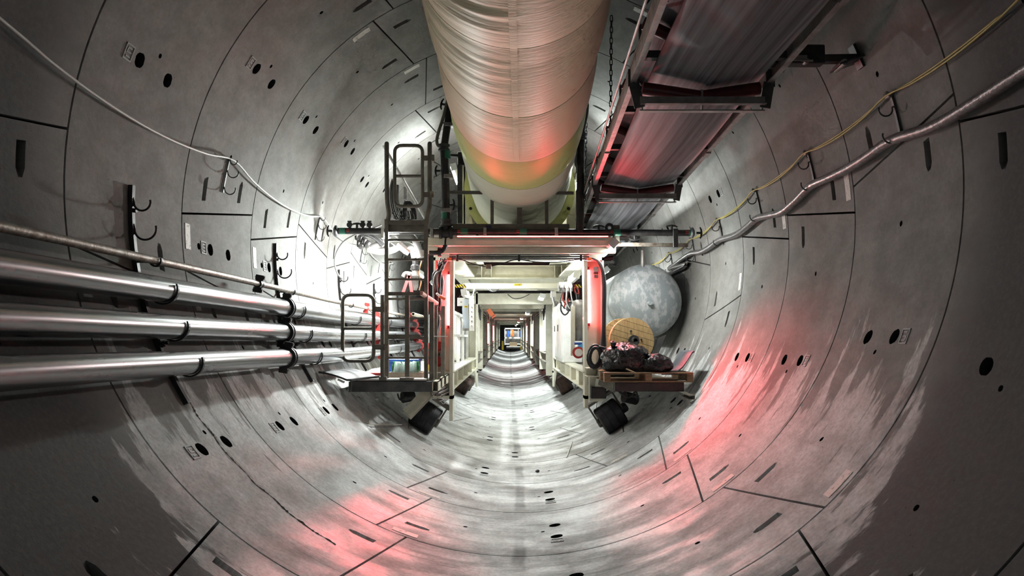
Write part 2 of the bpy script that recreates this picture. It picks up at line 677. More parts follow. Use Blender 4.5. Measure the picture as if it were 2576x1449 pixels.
    for seq in ([(S[i], 0.0) for i in range(len(S))], [(S[i], 1.0) for i in range(len(S))],
                [(0.0, T[j]) for j in range(len(T))], [(1.0, T[j]) for j in range(len(T))]):
        a = [pt(s, t) for s, t in seq]
        b = [pt(s, t, D) for s, t in seq]
        for k in range(len(seq) - 1):
            face(a[k], a[k + 1], b[k + 1], b[k])
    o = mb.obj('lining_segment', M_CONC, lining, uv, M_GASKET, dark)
    return o


def add_sticker(th, y, w=0.10, h=0.24, m=None):
    """thin paper label on the lining: w along the tunnel, h round it"""
    mb = MB()
    dh = math.degrees(h / RT) / 2
    for off in (0.004,):
        vs, fs = [], []
        for k in range(5):
            a = th - dh + 2 * dh * k / 4
            vs += [W(a, y - w / 2, off), W(a, y + w / 2, off), W(a, y - w / 2, -0.002), W(a, y + w / 2, -0.002)]
        for k in range(4):
            b = 4 * k
            fs += [(b, b + 1, b + 5, b + 4), (b, b + 4, b + 6, b + 2), (b + 1, b + 3, b + 7, b + 5)]
        fs += [(0, 2, 3, 1), (16, 17, 19, 18)]
        mb.add(vs, fs)
    return mb.obj('paper_sticker', m or M_STICK, lining)


def add_mark(th, y):
    """cast number plate beside a grout socket: raised frame with two strokes"""
    mb = MB()

    def strip(a0, a1, b0, b1):
        vs = []
        for a in (a0, a1):
            for b in (b0, b1):
                for off in (-0.003, 0.006):
                    vs.append(W(a, b, off))
        mb.add(vs, [(1, 3, 7, 5), (0, 1, 5, 4), (2, 6, 7, 3), (0, 2, 3, 1), (4, 5, 7, 6)])
    q = 1.15
    strip(th - q, th - q + .2, y - .055, y + .055)
    strip(th + q - .2, th + q, y - .055, y + .055)
    strip(th - q, th + q, y - .055, y - .045)
    strip(th - q, th + q, y + .045, y + .055)
    for k in range(3):
        t = th - 0.6 + 0.6 * k
        strip(t - .1, t + .1, y - .026 + .012 * (k % 2), y + .028)
    strip(th - .5, th + .1, y - .03, y - .018)
    return mb.obj('cast_number', M_CONC, lining)


N_RING0, N_RING1 = -5, 13                    # rings built segment by segment
for ri in range(N_RING0, N_RING1):
    y0 = JA + ri * RW
    y1 = y0 + RW
    tab = ring_table(ri)
    n = len(tab)
    is_a = tab is RING_A
    for k in range(n):
        L0 = tab[k]
        L1 = tab[(k + 1) % n]
        if L1[0] < L0[0]:
            L1 = (L1[0] + 360, L1[1] + 360)
        mid = (L0[0] + L0[1] + L1[0] + L1[1]) / 4
        key = is_a and k == KEY_A
        feats = []
        if -2 <= ri <= 9:
            # bolt pockets either side of each radial joint
            for (J, side) in ((L0, 1), (L1, -1)):
                inc = J[1] > J[0]
                for off, sg in ((0.43, 1 if inc else -1), (1.27, -1 if inc else 1)):
                    keyj = is_a and ((k == n - 1 and side == -1) or (k == 1 and side == 1))
                    if key:
                        continue
                    if sg == side or keyj:
                        tj = lerp(J[0], J[1], off / RW)
                        feats.append(('P', tj + side * 4.6, off, 2.2, 0.042, -1 if side > 0 else 1))
            # grout sockets and the plug between them
            for off in (0.60, 1.04):
                feats.append(('H', mid, off, 1.32, 0.072, 0.88))
            if key:
                feats.append(('h', mid, 0.34, 0.75, 0.042, 0.85))
            else:
                feats.append(('h', mid - 2.4, 0.82, 0.45, 0.025, 0.85))
                half = (L1[0] + L1[1] - L0[0] - L0[1]) / 4
                for q in (-0.6, 0.6):
                    feats.append(('h', mid + half * q, 0.86, 0.5, 0.027, 0.85))
        segment(y0, y1, L0, L1, feats)
        if -1 <= ri <= 3:
            add_mark(mid, y0 + 0.44)
            if k % 2 == 0 or ri > 0:
                add_sticker(lerp(L0[0], L0[1], 0.1) + 4.2, y0 + 0.11)

# backing in the open joints, and the far rings that are too small to tell apart
bk = MB()
ys = [JA + (N_RING0 + k * 0.5) * RW for k in range(2 * (N_RING1 - N_RING0) + 1)]
vs = [W(a * 5 - 180, y, -0.30) for y in ys for a in range(72)]
bk.add(vs, [(i * 72 + k, (i + 1) * 72 + k, (i + 1) * 72 + (k + 1) % 72, i * 72 + (k + 1) % 72)
            for i in range(len(ys) - 1) for k in range(72)], True)
bk.obj('joint_backing', M_GASKET, lining)
far = MB()
fuv = []
for ri in range(N_RING1, 62):
    y0 = JA + ri * RW
    prof = [(y0, -0.05), (y0 + 0.012, 0), (y0 + RW * .5, 0), (y0 + RW - 0.012, 0), (y0 + RW, -0.05)]
    vs = []
    for (y, o) in prof:
        for a in range(61):
            th = -180 + a * 6
            vs.append(W(th, y, o))
            fuv.append((math.radians(th) * RT, y))
    far.add(vs, [(i * 61 + k, (i + 1) * 61 + k, (i + 1) * 61 + k + 1, i * 61 + k + 1) for i in range(4) for k in range(60)], True)
fo = far.obj('far_lining_ring', M_CONC, lining, fuv)
fo['kind'] = 'stuff'

# ================================================================ PIPES ON THE LEFT WALL
# offset of each pipe from the tunnel centre (taken at chainage 4.7)
C47 = cen(4.7)


def pipe_off(ang, D, ):
    a = math.radians(ang)
    return (-D * math.cos(a) - C47[0], CAMZ + D * math.sin(a) - C47[1])


PIPES = [  # name, offset, radius, material, label
    ('compressed_air_pipe', pipe_off(12.3, 2.895), 0.032, M_RUSTY, 'thin weathered pipe, topmost of the four on the left wall', 8.05),
    ('steel_pipe', pipe_off(7.96, 2.785), 0.099, M_GALV, 'thick galvanised pipe directly below the thin weathered pipe on the left wall', 8.72),
    ('steel_pipe', pipe_off(2.03, 2.665), 0.096, M_GALV, 'middle of the three thick galvanised pipes on the left wall', 8.42),
    ('steel_pipe', pipe_off(-4.15, 2.545), 0.094, M_GALV, 'lowest thick galvanised pipe on the left wall', 8.12),
]


def pipe_at(i, y):
    o = PIPES[i][1]
    c = cen(y)
    return Vector((c[0] + o[0], y, c[1] + o[1]))


for i, (nm, off, r, m, lab, yc) in enumerate(PIPES):
    t = thing(nm, lab, 'pipe', 'water and air pipes on the left wall')
    lens = [yc - 12, yc - 6, yc, yc + 6, yc + 12, yc + 18]
    for k in range(len(lens) - 1):
        a, b = lens[k] + 0.012, lens[k + 1] - 0.012
        a = max(a, -3)
        if b < a:
            continue
        nst = max(2, int((b - a) / 0.8))
        MB().tube([pipe_at(i, a + (b - a) * q / nst) for q in range(nst + 1)], r, 28).obj('pipe_length', m, t)
    for k in range(1, len(lens) - 1):
        y = lens[k]
        if y < 1:
            continue
        p = pipe_at(i, y)
        red = y > 11
        ro = r * 1.20 + 0.008
        cm = M_RED if red else M_BLACK
        c = MB()
        c.lathe([(r * .98, -0.05), (ro, -0.05), (ro, -0.028), (ro * .93, -0.02), (ro * .93, 0.02), (ro, 0.028), (ro, 0.05), (r * .98, 0.05)],
                p, (0, 1, 0), 28, False)
        for sg in (-1, 1):
            d = Vector((math.cos(math.radians(58)) * sg * .35, 0, sg)).normalized()
            c.box((-0.022, -0.045, ro * .9), (0.022, 0.045, ro + 0.05), Matrix.Translation(p) @ d.to_track_quat('Z', 'Y').to_matrix().to_4x4())
        co = c.obj('coupling', cm, t)
        for sg in (-1, 1):
            d = Vector((math.cos(math.radians(58)) * sg * .35, 0, sg)).normalized()
            q = p + d * (ro + 0.026)
            side = Vector((1, 0, 0)) - d * d.x
            side.normalize()
            MB().cyl(q - side * 0.055, q + side * 0.055, 0.011, 8).cyl(q + side * 0.035, q + side * 0.055, 0.019, 6).obj('bolt', M_STEEL, co)


def hook_path(c, r, a0=-200, a1=10, n=16):
    """J hook round a pipe centre, in the cross-section plane; angle 0 = towards the tunnel axis"""
    return [c + Vector((math.cos(math.radians(a0 + (a1 - a0) * k / n)) * r, 0, math.sin(math.radians(a0 + (a1 - a0) * k / n)) * r))
            for k in range(n + 1)]


def pipe_bracket(y, lab):
    t = thing('pipe_bracket', lab, 'bracket', 'pipe brackets on the left wall')
    rail = MB()
    a0, a1 = -91.0, -57.0
    n = 18
    for k in range(n):
        p, q = W(lerp(a0, a1, k / n), y, 0.02), W(lerp(a0, a1, (k + 1) / n), y, 0.02)
        nrm = (Vector((cen(y)[0], y, cen(y)[1])) - p).normalized()
        rail.bar(p, q, 0.045, 0.035, nrm)
    rail.obj('rail', M_BLACK, t)
    for i in range(4):
        c = pipe_at(i, y)
        r = PIPES[i][2] + 0.012
        base = None
        # foot on the rail
        d = Vector((c.x - cen(y)[0], 0, c.z - cen(y)[1])).normalized()
        foot = Vector((cen(y)[0], y, cen(y)[1])) + d * (RT - 0.03)
        pts = [foot + Vector((0, 0, 0.02))] + hook_path(c, r, -165, 25)
        h = MB()
        for k in range(len(pts) - 1):
            h.bar(pts[k], pts[k + 1], 0.03, 0.013, (pts[k] - c) if k else (0, 0, 1))
        h.obj('pipe_hook', M_BLACK, t)
    for th, r in ((-88.6, 0.065), (-84.6, 0.085)):
        f = W(th, y, 0.03)
        c = f + Vector((r + 0.012, 0, -0.01))
        pts = [f + Vector((0, 0, 0.03))] + hook_path(c, r, -180, 18)
        MB().tube(pts, 0.0085, 8).obj('cable_hook', M_BLACK, t)
    MB().cyl(W(-66.5, y, 0.01), W(-66.5, y, 0.075), 0.022, 8).cyl(W(-66.5, y, 0.06), W(-66.5, y, 0.10), 0.013, 8).obj('anchor_bolt', M_BLACK, t)
    MB().cyl(W(-87.2, y, 0.01), W(-87.2, y, 0.06), 0.018, 8).obj('anchor_bolt', M_BLACK, t)


for y, lab in ((2.4, 'black pipe bracket on the left wall, outside the left edge of the photo'),
               (5.81, 'black pipe bracket with empty hooks on the left wall, nearest of the row'),
               (9.21, 'black pipe bracket on the left wall just behind the black pipe couplings'),
               (12.62, 'pipe bracket on the left wall seen through the lower gate'),
               (16.0, 'pipe bracket on the brightly lit left wall seen through the ladder'),
               (19.4, 'farthest pipe bracket on the left wall')):
    if y > 4:
        pipe_bracket(y, lab)

# cable hooks high on the left wall with a white cable
LH = [(4.1, -103), (7.52, -103.1), (11.0, -103.2), (14.4, -103.2), (17.8, -103)]
for i, (y, th) in enumerate(LH[1:]):
    t = thing('cable_hanger', ('hook strip carrying the white cable, nearest on the upper left wall',
                               'hook strip carrying the white cable beside the end of the water curtain pipe',
                               'hook strip on the left wall seen between ladder and lower gate',
                               'farthest hook strip on the left wall')[i], 'hook', 'cable hangers on the left wall')
    s = MB()
    for k in range(5):
        a = th + 6.6 * k / 5
        b = th + 6.6 * (k + 1) / 5
        s.bar(W(a, y, 0.012), W(b, y, 0.012), 0.026, 0.012, W(a, y, 1) - W(a, y, 0))
    s.obj('strip', M_DKGREY, t)
    for dth in (0.4, 2.6, 5.9):
        f = W(th + dth, y, 0.016)
        r = 0.035 if dth < 1 else 0.055
        MB().tube([f + Vector((0, 0, .03))] + hook_path(f + Vector((r + .01, 0, 0)), r, -180, 15, 12), 0.006, 6).obj('hook', M_DKGREY, t)
pts = [W(-121, -1, 0.05), W(-110, 1.5, 0.06)]
for a, b in zip(LH[:-1], LH[1:]):
    p, q = W(a[1], a[0], 0.06), W(b[1], b[0], 0.06)
    for k in range(6):
        s = k / 6
        sag = 4 * s * (1 - s)
        y = lerp(a[0], b[0], s)
        pts.append(W(lerp(a[1], b[1], s) + 2.9 * sag * (1 if s < .5 else 1), y, 0.055))
pts.append(W(-103, 17.8, .06))
tag(MB().tube(bez(pts, 4), 0.011, 8).obj('white_cable', M_CABLEW), 'white cable strung along hooks on the upper left wall', 'cable')

# ================================================================ RIGHT WALL: hangers, yellow cables, grey hose
RH = [(4.0, 105), (5.75, 104.4), (7.51, 104.3), (9.24, 103.7), (11.0, 102.3), (12.7, 101), (14.4, 100), (16.1, 99)]
names = ['nearest hook strip on the upper right wall, under the two yellow cables', 'second hook strip from the right edge on the upper right wall',
         'third hook strip from the right edge on the upper right wall', 'hook strip beside the right end of the water curtain pipe',
         'hook strip on the right wall just above the grey tank', 'hook strip on the right wall behind the grey tank', 'farthest hook strip on the right wall']
for i, (y, th) in enumerate(RH[1:]):
    t = thing('cable_hanger', names[i], 'hook', 'cable hangers on the right wall')
    s = MB()
    for k in range(5):
        a, b = th - 7.0 * k / 5, th - 7.0 * (k + 1) / 5
        s.bar(W(a, y, 0.012), W(b, y, 0.012), 0.03, 0.014, W(a, y, 1) - W(a, y, 0))
    s.obj('strip', M_DKGREY, t)
    f = W(th, y, 0.012)
    MB().bar(f, f + Vector((-.05, 0, .02)), .035, .03).cyl(f + Vector((-.02, -.03, 0)), f + Vector((-.02, .03, 0)), .02, 8).obj('clamp', M_STEEL, t)
    for dth, r in ((-2.0, 0.055), (-6.0, 0.062)):
        f = W(th + dth, y, 0.018)
        c = f + Vector((-r - .012, 0, -0.005))
        pth = [c + Vector((-math.cos(math.radians(a)) * r, 0, math.sin(math.radians(a)) * r)) for a in range(-195, 30, 15)]
        MB().tube([f + Vector((0, 0, .02))] + pth, 0.007, 6).obj('hook', M_DKGREY, t)
for j in range(2):
    pts = [W(112 + j, 1.2, 0.05)]
    for a, b in zip(RH[:-1], RH[1:]):
        for k in range(5):
            s = k / 5
            pts.append(W(lerp(a[1], b[1], s) - (0.75 + 0.45 * j) * 4 * s * (1 - s) + .15, lerp(a[0], b[0], s), 0.045 + 0.012 * j))
    pts.append(W(99, 16.1, 0.05))
    tag(MB().tube(bez(pts, 3), 0.0075, 6).obj('yellow_cable', M_CABLEY),
        ('upper of two yellow cables running along the upper right wall', 'lower, slacker of two yellow cables on the upper right wall')[j], 'cable', 'yellow cables on the right wall')
hp = [(2700, 95), (2576, 178), (2400, 290), (2330, 325), (2245, 352), (2190, 388), (2140, 420), (2085, 447), (2040, 468), (2005, 502), (1970, 532),
      (1938, 541), (1905, 549), (1880, 570), (1852, 590), (1812, 603), (1785, 622), (1762, 634), (1735, 639), (1700, 664), (1684, 676)]
pts = [wallhit(x, y, 0.075) for x, y in hp]
pts += [W(93.5, 13.0, .08), W(92.5, 14.5, .08), W(93, 17, .08)]
tag(MB().tube(bez(pts, 4), 0.042, 12).obj('grey_hose', M_HOSE), 'grey armoured hose drooping between hooks along the right wall', 'hose')

# ================================================================ VENTILATION DUCT
DUCT_R = 0.87


def duct_axis(y):
    h = 3.26 - 0.093 * (max(y, 6.4) - 6.6)
    x = 0.054 + 0.017 * (max(y, 4) - 6.6)
    return Vector((x, y, CAMZ + h))


def fabric_material(name, ca, cb):
    m, nt, b = newmat(name)
    N, L = nt.nodes, nt.links
    tc = N.new('ShaderNodeTexCoord')
    n = N.new('ShaderNodeTexNoise')
    n.inputs['Scale'].default_value = 1.6
    n.inputs['Detail'].default_value = 6
    L.new(tc.outputs['Object'], n.inputs['Vector'])
    mx = N.new('ShaderNodeMix')
    mx.data_type = 'RGBA'
    mx.inputs[6].default_value = ca
    mx.inputs[7].default_value = cb
    L.new(n.outputs[0], mx.inputs[0])
    L.new(mx.outputs[2], b.inputs['Base Color'])
    b.inputs['Roughness'].default_value = 0.55
    b.inputs['Transmission Weight'].default_value = 0.0
    w = N.new('ShaderNodeTexNoise')
    w.inputs['Scale'].default_value = 6
    w.inputs['Detail'].default_value = 8
    mp = N.new('ShaderNodeMapping')
    mp.inputs['Scale'].default_value = (1, 5, 1)
    L.new(tc.outputs['Object'], mp.inputs[0])
    L.new(mp.outputs[0], w.inputs['Vector'])
    bp = N.new('ShaderNodeBump')
    bp.inputs['Strength'].default_value = 0.30
    bp.inputs['Distance'].default_value = 0.02
    L.new(w.outputs[0], bp.inputs['Height'])
    L.new(bp.outputs[0], b.inputs['Normal'])
    return m


M_FABRIC = fabric_material('duct_fabric_cream', (0.84, 0.78, 0.56, 1), (0.76, 0.69, 0.46, 1))
M_FABRIC2 = fabric_material('duct_fabric_lime', (0.60, 0.67, 0.25, 1), (0.58, 0.60, 0.22, 1))
M_FABRIC3 = fabric_material('duct_fabric_pale', (0.74, 0.76, 0.62, 1), (0.66, 0.68, 0.52, 1))
duct = thing('ventilation_duct', 'large pale yellow fabric ventilation duct hanging under the tunnel crown', 'duct')
CREASE = [4.75, 6.05, 7.62, 9.05, 10.2, 11.5, 13.0]


def duct_r(y, a):
    """a: 0 at the bottom, + to the right"""
    r = DUCT_R
    # pillow between hoops
    for c0, c1 in zip(CREASE[:-1], CREASE[1:]):
        if c0 <= y < c1:
            s = (y - c0) / (c1 - c0)
            r += 0.028 * (math.sin(PI * s)) ** 0.6 - 0.012
    # folds gathered on the near left side, ending at the bottom seam
    k = max(0.0, 1 - abs(a + 0.62) / 0.75) if a < 0.02 else 0.0
    amp = 0.020 * max(0.0, min(1, (7.3 - y) / 1.0)) + 0.005 * max(0.0, min(1, (9.4 - y) / 1.0)) + 0.004
    if y > 10.2:
        amp = 0.018 * min(1, (y - 10.2) * 2)
        k = max(k, 0.6 * max(0, 1 - abs(a) / 1.6))
    f = noise.noise(Vector((y * 7.0, 3.1 + a * 0.6, 0.3))) + 0.6 * noise.noise(Vector((y * 15.0, 1.1 + a * 0.9, 5.3)))
    r += amp * k ** 0.6 * f
    r += 0.006 * noise.noise(Vector((y * 1.3, a * 2.0, 9.0)))
    if y > 10.2:
        r -= 0.030 * min(1, (y - 10.2) / 0.12)
    return r


ys = []
y = 0.6
while y < 13.02:
    ys.append(y)
    y += 0.03 if y > 4.4 else 0.12
na = 96
vs = []
for y in ys:
    c = duct_axis(y)
    for k in range(na):
        a = -PI + 2 * PI * k / na
        r = duct_r(y, a)
        vs.append(c + Vector((math.sin(a) * r, 0, -math.cos(a) * r)))
for nm, ya, yb, fm in (('fabric_sleeve', 0.5, 9.05, M_FABRIC), ('fabric_sleeve', 9.05, 10.2, M_FABRIC2), ('gathered_sleeve', 10.2, 13.2, M_FABRIC3)):
    ii = [i for i, y in enumerate(ys) if ya - 0.03 <= y <= yb]
    sv = [vs[i * na + k] for i in ii for k in range(na)]
    MB().add(sv, [(i * na + k, (i + 1) * na + k, (i + 1) * na + (k + 1) % na, i * na + (k + 1) % na)
                  for i in range(len(ii) - 1) for k in range(na)], True).obj(nm, fm, duct)
# seam strip along the bottom
sb = []
for y in [q for q in ys[::2] if q < 9.05]:
    c = duct_axis(y)
    for a in (-0.035, 0.035):
        r = duct_r(y, a) + 0.006
        sb.append(c + Vector((math.sin(a - .02) * r, 0, -math.cos(a) * r)))
MB().add(sb, [(2 * i, 2 * i + 2, 2 * i + 3, 2 * i + 1) for i in range(len(sb) // 2 - 1)], True).obj('bottom_seam', M_FABRIC, duct)
for yc in CREASE[:5]:
    c = duct_axis(yc)
    MB().tube([c + Vector((math.sin(q) * (duct_r(yc, -PI + (q + PI) % (2 * PI)) + .002), 0, -math.cos(q) * (duct_r(yc, q) + .002)))
               for q in [2 * PI * k / 60 - PI for k in range(60)]], 0.006, 6, closed=True).obj('hoop_seam', M_FABRIC, duct)
# collar on the cassette
c = duct_axis(13.05)
col_m = mat('collar_paint', (0.62, 0.62, 0.22, 1), 0.45, 0, (0.5, 0.5, 0.2, 1), 5)
MB().lathe([(0.80, 0.0), (0.99, 0.0), (0.99, 0.05), (0.88, 0.05), (0.88, 0.30), (0.84, 0.30), (0.84, 0.05), (0.80, 0.05)], c, (0, 1, 0), 64, False).obj('collar_flange', col_m, duct)
for k in range(8):
    a = 2 * PI * k / 8 + PI / 8
    q = c + Vector((math.sin(a) * 0.945, -0.01, -math.cos(a) * 0.945))
    MB().cyl(q, q + Vector((0, 0.02, 0)), 0.028, 10).obj('bolt', M_BLACK, duct)
MB().lathe([(0.82, 0), (0.82, 2.6)], c + Vector((0, .25, 0)), (0, 1, 0), 48).obj('inner_sleeve', M_FABRIC, duct)

# chain hanging beside the duct
def chain(pts, lab):
    t = thing('hanging_chain', lab, 'chain')
    pts = [Vector(p) for p in pts]
    L = sum((b - a).length for a, b in zip(pts[:-1], pts[1:]))
    n = int(L / 0.062)
    proto = None
    d = 0
    for k in range(n):
        s = (k + .5) / n * L
        acc = 0
        for a, b in zip(pts[:-1], pts[1:]):
            l = (b - a).length
            if acc + l >= s:
                p = a + (b - a) * ((s - acc) / l)
                dr = (b - a).normalized()
                break
            acc += l
        if proto is None:
            loop = []
            for q in range(14):
                a2 = 2 * PI * q / 14
                loop.append(Vector((math.cos(a2) * 0.016, 0, math.sin(a2) * 0.016 + (0.022 if math.sin(a2) > 0 else -0.022))))
            proto = MB().tube(loop, 0.0062, 6, closed=True).obj('chain_link', M_DKGREY, t)
            o = proto
        else:
            o = proto.copy()
            COL.objects.link(o)
            o.parent = t
        o.location = p
        o.rotation_euler = (dr.to_track_quat('Z', 'Y').to_matrix() @ Matrix.Rotation(PI / 2 * (k % 2) + .4, 3, 'Z')).to_euler()


chain([P(1538, 40, 8.6), P(1536, 290, 9.2), P(1535, 330, 9.3)], 'thin steel chain hanging between the duct and the conveyor, nearer of two')
chain([P(1476, 268, 11.3), P(1473, 385, 11.35), P(1470, 515, 11.4)], 'steel chain hanging beside the right post of the water curtain')

# ================================================================ BELT CONVEYOR
YC0 = 6.2


def CV(px, py, y):
    """a point of the conveyor seen at a pixel in the near idler plane, carried along its own direction"""
    p = P(px, py, YC0)
    return Vector((p.x + 0.031 * (y - YC0), y, p.z - 0.016 * (y - YC0)))


def belt_material():
    m, nt, b = newmat('conveyor_belt_rubber')
    N, L = nt.nodes, nt.links
    tc = N.new('ShaderNodeTexCoord')
    mp = N.new('ShaderNodeMapping')
    mp.inputs['Scale'].default_value = (14, 0.12, 2)
    L.new(tc.outputs['Object'], mp.inputs[0])
    n = N.new('ShaderNodeTexNoise')
    n.inputs['Scale'].default_value = 1.3
    n.inputs['Detail'].default_value = 8
    n.inputs['Roughness'].default_value = 0.7
    L.new(mp.outputs[0], n.inputs['Vector'])
    r = N.new('ShaderNodeValToRGB')
    r.color_ramp.elements[0].position = 0.34
    r.color_ramp.elements[0].color = (0.02, 0.02, 0.026, 1)
    r.color_ramp.elements[1].position = 0.66
    r.color_ramp.elements[1].color = (0.22, 0.225, 0.25, 1)
    L.new(n.outputs[0], r.inputs[0])
    L.new(r.outputs[0], b.inputs['Base Color'])
    b.inputs['Roughness'].default_value = 0.6
    return m


M_BELT = belt_material()
conv = thing('belt_conveyor', 'long rubber belt conveyor with red rollers hung along the upper right side', 'conveyor')
CY0, CY1 = 1.2, 24.0
nd = 24
xl, xr = CV(1583, 195, YC0).x, CV(1938, 178, YC0).x
zst = CV(1583, 195, YC0).z


def cvp(x, z, y):
    return Vector((x + 0.031 * (y - YC0), y, z - 0.016 * (y - YC0)))


# stringers: lipped channels in lengths joined by splice plates
for nm, x, sg in (('left_stringer', xl, 1), ('right_stringer', xr, -1)):
    m = MB()
    cuts = [CY0, 4.6, 8.45, 12.3, 16.2, 20.1, CY1]
    for a, b in zip(cuts[:-1], cuts[1:]):
        p, q = cvp(x, zst, a + .006), cvp(x, zst, b - .006)
        m.prism([(0, -.07), (.05 * sg, -.07), (.05 * sg, -.058), (.008 * sg, -.058), (.008 * sg, .058), (.05 * sg, .058), (.05 * sg, .07), (0, .07)][::sg], p, q)
    so = m.obj('stringer', M_STEEL, conv)
    for c in cuts[1:-1]:
        mm = MB()
        for dy in (-.09, 0.07):
            mm.bar(cvp(x - .004 * sg, zst - .072, c + dy), cvp(x + .056 * sg, zst - .072, c + dy), .022, .012)
        mm.bar(cvp(x + .02 * sg, zst - .078, c - .1), cvp(x + .02 * sg, zst - .078, c + .1), .05, .01)
        mm.obj('splice_plate', M_STEEL, so)
# cable conduit running on the outer side of the left stringer
MB().tube([cvp(xl - .06, zst + .03, CY0 + k * 1.2) for k in range(20)], .012, 6).obj('conduit', M_STEEL, conv)
# cross members and carrying idlers
for k in range(17):
    y = CY0 + 0.55 + k * 1.35
    cm = MB()
    cm.bar(cvp(xl, zst + .03, y), cvp(xr, zst + .03, y), .07, .06)
    cm.obj('cross_member', M_DKGREY, conv)
    idl = MB()
    w = (xr - xl)
    for a, b, za, zb in ((.05, .33, .30, .135), (.34, .66, .125, .125), (.67, .95, .135, .30)):
        idl.cyl(cvp(xl + w * a, zst + za, y), cvp(xl + w * b, zst + zb, y), .05, 12)
    ro = idl.obj('carrying_roller', M_DRED, conv)
    for a in (.03, .335, .665, .97):
        MB().bar(cvp(xl + w * a, zst + .03, y), cvp(xl + w * a, zst + (.28 if a in (.03, .97) else .12), y), .02, .03, (0, 1, 0)).obj('idler_bracket', M_DKGREY, ro)


def belt(prof, nm, sag=0.0, idlers=()):
    vs, n = [], len(prof)
    m = 140
    for i in range(m + 1):
        y = lerp(CY0, CY1, i / m)
        near = 0
        if idlers:
            d = min(abs(y - q) for q in idlers)
            near = min(1, d / 2.1)
        for (x, z) in prof:
            vs.append(cvp(x, z - sag * math.sin(near * PI / 2) ** 2, y))
    for i in range(m + 1):
        y = lerp(CY0, CY1, i / m)
        near = 0
        if idlers:
            near = min(1, min(abs(y - q) for q in idlers) / 2.1)
        for (x, z) in prof:
            vs.append(cvp(x, z + .014 - sag * math.sin(near * PI / 2) ** 2, y))
    o = (m + 1) * n
    fs = []
    for i in range(m):
        for k in range(n - 1):
            a = i * n + k
            fs.append((a, a + 1, a + n + 1, a + n))
            fs.append((o + a, o + a + n, o + a + n + 1, o + a + 1))
        for k in (0, n - 1):
            a = i * n + k
            fs.append((a, a + n, o + a + n, o + a))
    MB().add(vs, fs, True).obj(nm, M_BELT, conv)


w = xr - xl
belt([(xl + w * q, zst + (.19 if .33 < q < .67 else .19 + .17 * (max(.33 - q, q - .67) / .25))) for q in (.08, .16, .25, .33, .34, .5, .66, .67, .75, .84, .92)], 'carrying_belt')
IDL = (-0.6, 2.3, 6.2, 10.1, 14.0, 17.9, 21.8)
bx0, bx1 = xl + 0.17, xr - 0.09
belt([(lerp(bx0, bx1, q / 10), zst - .10 + .085 * abs(q - 5) / 5) for q in range(11)], 'return_belt', 0.03, IDL)
for y in IDL[1:]:
    fr = MB()
    zb = zst - .30
    fx0, fx1 = xl + .08, xr - .07
    # back to back angle bars of the frame
    fr.prism([(0, 0), (.055, 0), (.055, .008), (.008, .008), (.008, .075), (0, .075)], cvp(fx0, zb + .04, y - .05), cvp(fx1, zb + .04, y - .05))
    fr.bar(cvp(fx0, zb, y - .02), cvp(fx1, zb, y - .02), .06, .010)
    for q in (0.02, .5, .98):
        fr.bar(cvp(lerp(fx0, fx1, q), zb, y - .02), cvp(lerp(fx0, fx1, q), zb + .06, y - .03), .012, .05, (0, 1, 0))
    fo = fr.obj('return_idler_frame', M_STEEL, conv)
    for sg, xs, xe in ((1, xl, fx0), (-1, xr, fx1)):
        e = MB()
        e.bar(cvp(xe, zb + .02, y - .05), cvp(xs + .03 * sg, zst - .06, y - .05), .09, .010, (0, 1, 0))
        e.bar(cvp(xs + .02 * sg, zst - .10, y - .055), cvp(xs + .02 * sg, zst + .05, y - .055), .075, .012, (0, 1, 0))
        e.cyl(cvp(xs + .03 * sg, zst - .06, y - .075), cvp(xs + .03 * sg, zst - .06, y - .045), .014, 8)
        e.obj('end_plate', M_DKGREY, fo)
    cx = (fx0 + fx1) / 2
    for a, b in ((fx0 + .03, cx - .012), (cx + .012, fx1 - .03)):
        za = zst - .17 + (.075 if a < cx - .1 else 0)
        zb2 = zst - .17 + (.075 if b > cx + .1 else 0)
        MB().cyl(cvp(a, za, y), cvp(b, zb2, y), .056, 18).obj('roller', M_DRED, fo)
    MB().bar(cvp(cx, zb + .05, y - .03), cvp(cx, zst - .12, y - .03), .02, .035, (0, 1, 0)).obj('centre_bracket', M_STEEL, fo)

# arm that carries the conveyor from the right wall
ba = thing('conveyor_support_arm', 'dark steel arm bolted to the right wall holding up the conveyor', 'bracket')
Yb = 6.02
MB().cbox(tuple(P(1950, 158, Yb - .05)), tuple(P(2062, 124, Yb + .06)), .008).obj('clamp_block', M_BLACK, ba)
MB().bar(P(1968, 146, Yb - .07), P(2030, 146, Yb - .07), .012, .045, (0, 0, 1)).obj('cover_plate', M_STEEL, ba)
MB().bar(P(2035, 150, Yb), P(2152, 148, Yb), .07, .06).obj('arm_tube', M_BLACK, ba)
e = W(112.6, Yb, 0.0)
i_ = W(112.6, Yb, 0.16)
MB().bar(W(110.8, Yb, .012), W(114.6, Yb, .012), .10, .024, i_ - e).obj('wall_plate', M_BLACK, ba)
for dy in (-.05, .05):
    MB().bar(W(112.2, Yb + dy, 0.0), W(112.4, Yb + dy, 0.22), .10, .014, (0, 1, 0) if False else (0, 0, 1)).obj('fork_plate', M_DKGREY, ba)
q = W(112.4, Yb, 0.17)
MB().cyl(q - Vector((0, .09, 0)), q + Vector((0, .09, 0)), .028, 12).obj('pivot_pin', M_STEEL, ba)
q = P(2030, 152, Yb - .08)
MB().cyl(q, q + Vector((0, .05, 0)), .022, 8).cyl(q + Vector((.05, 0, 0)), q + Vector((-.05, 0, 0)), .009, 6).obj('clamp_bolt', M_STEEL, ba)

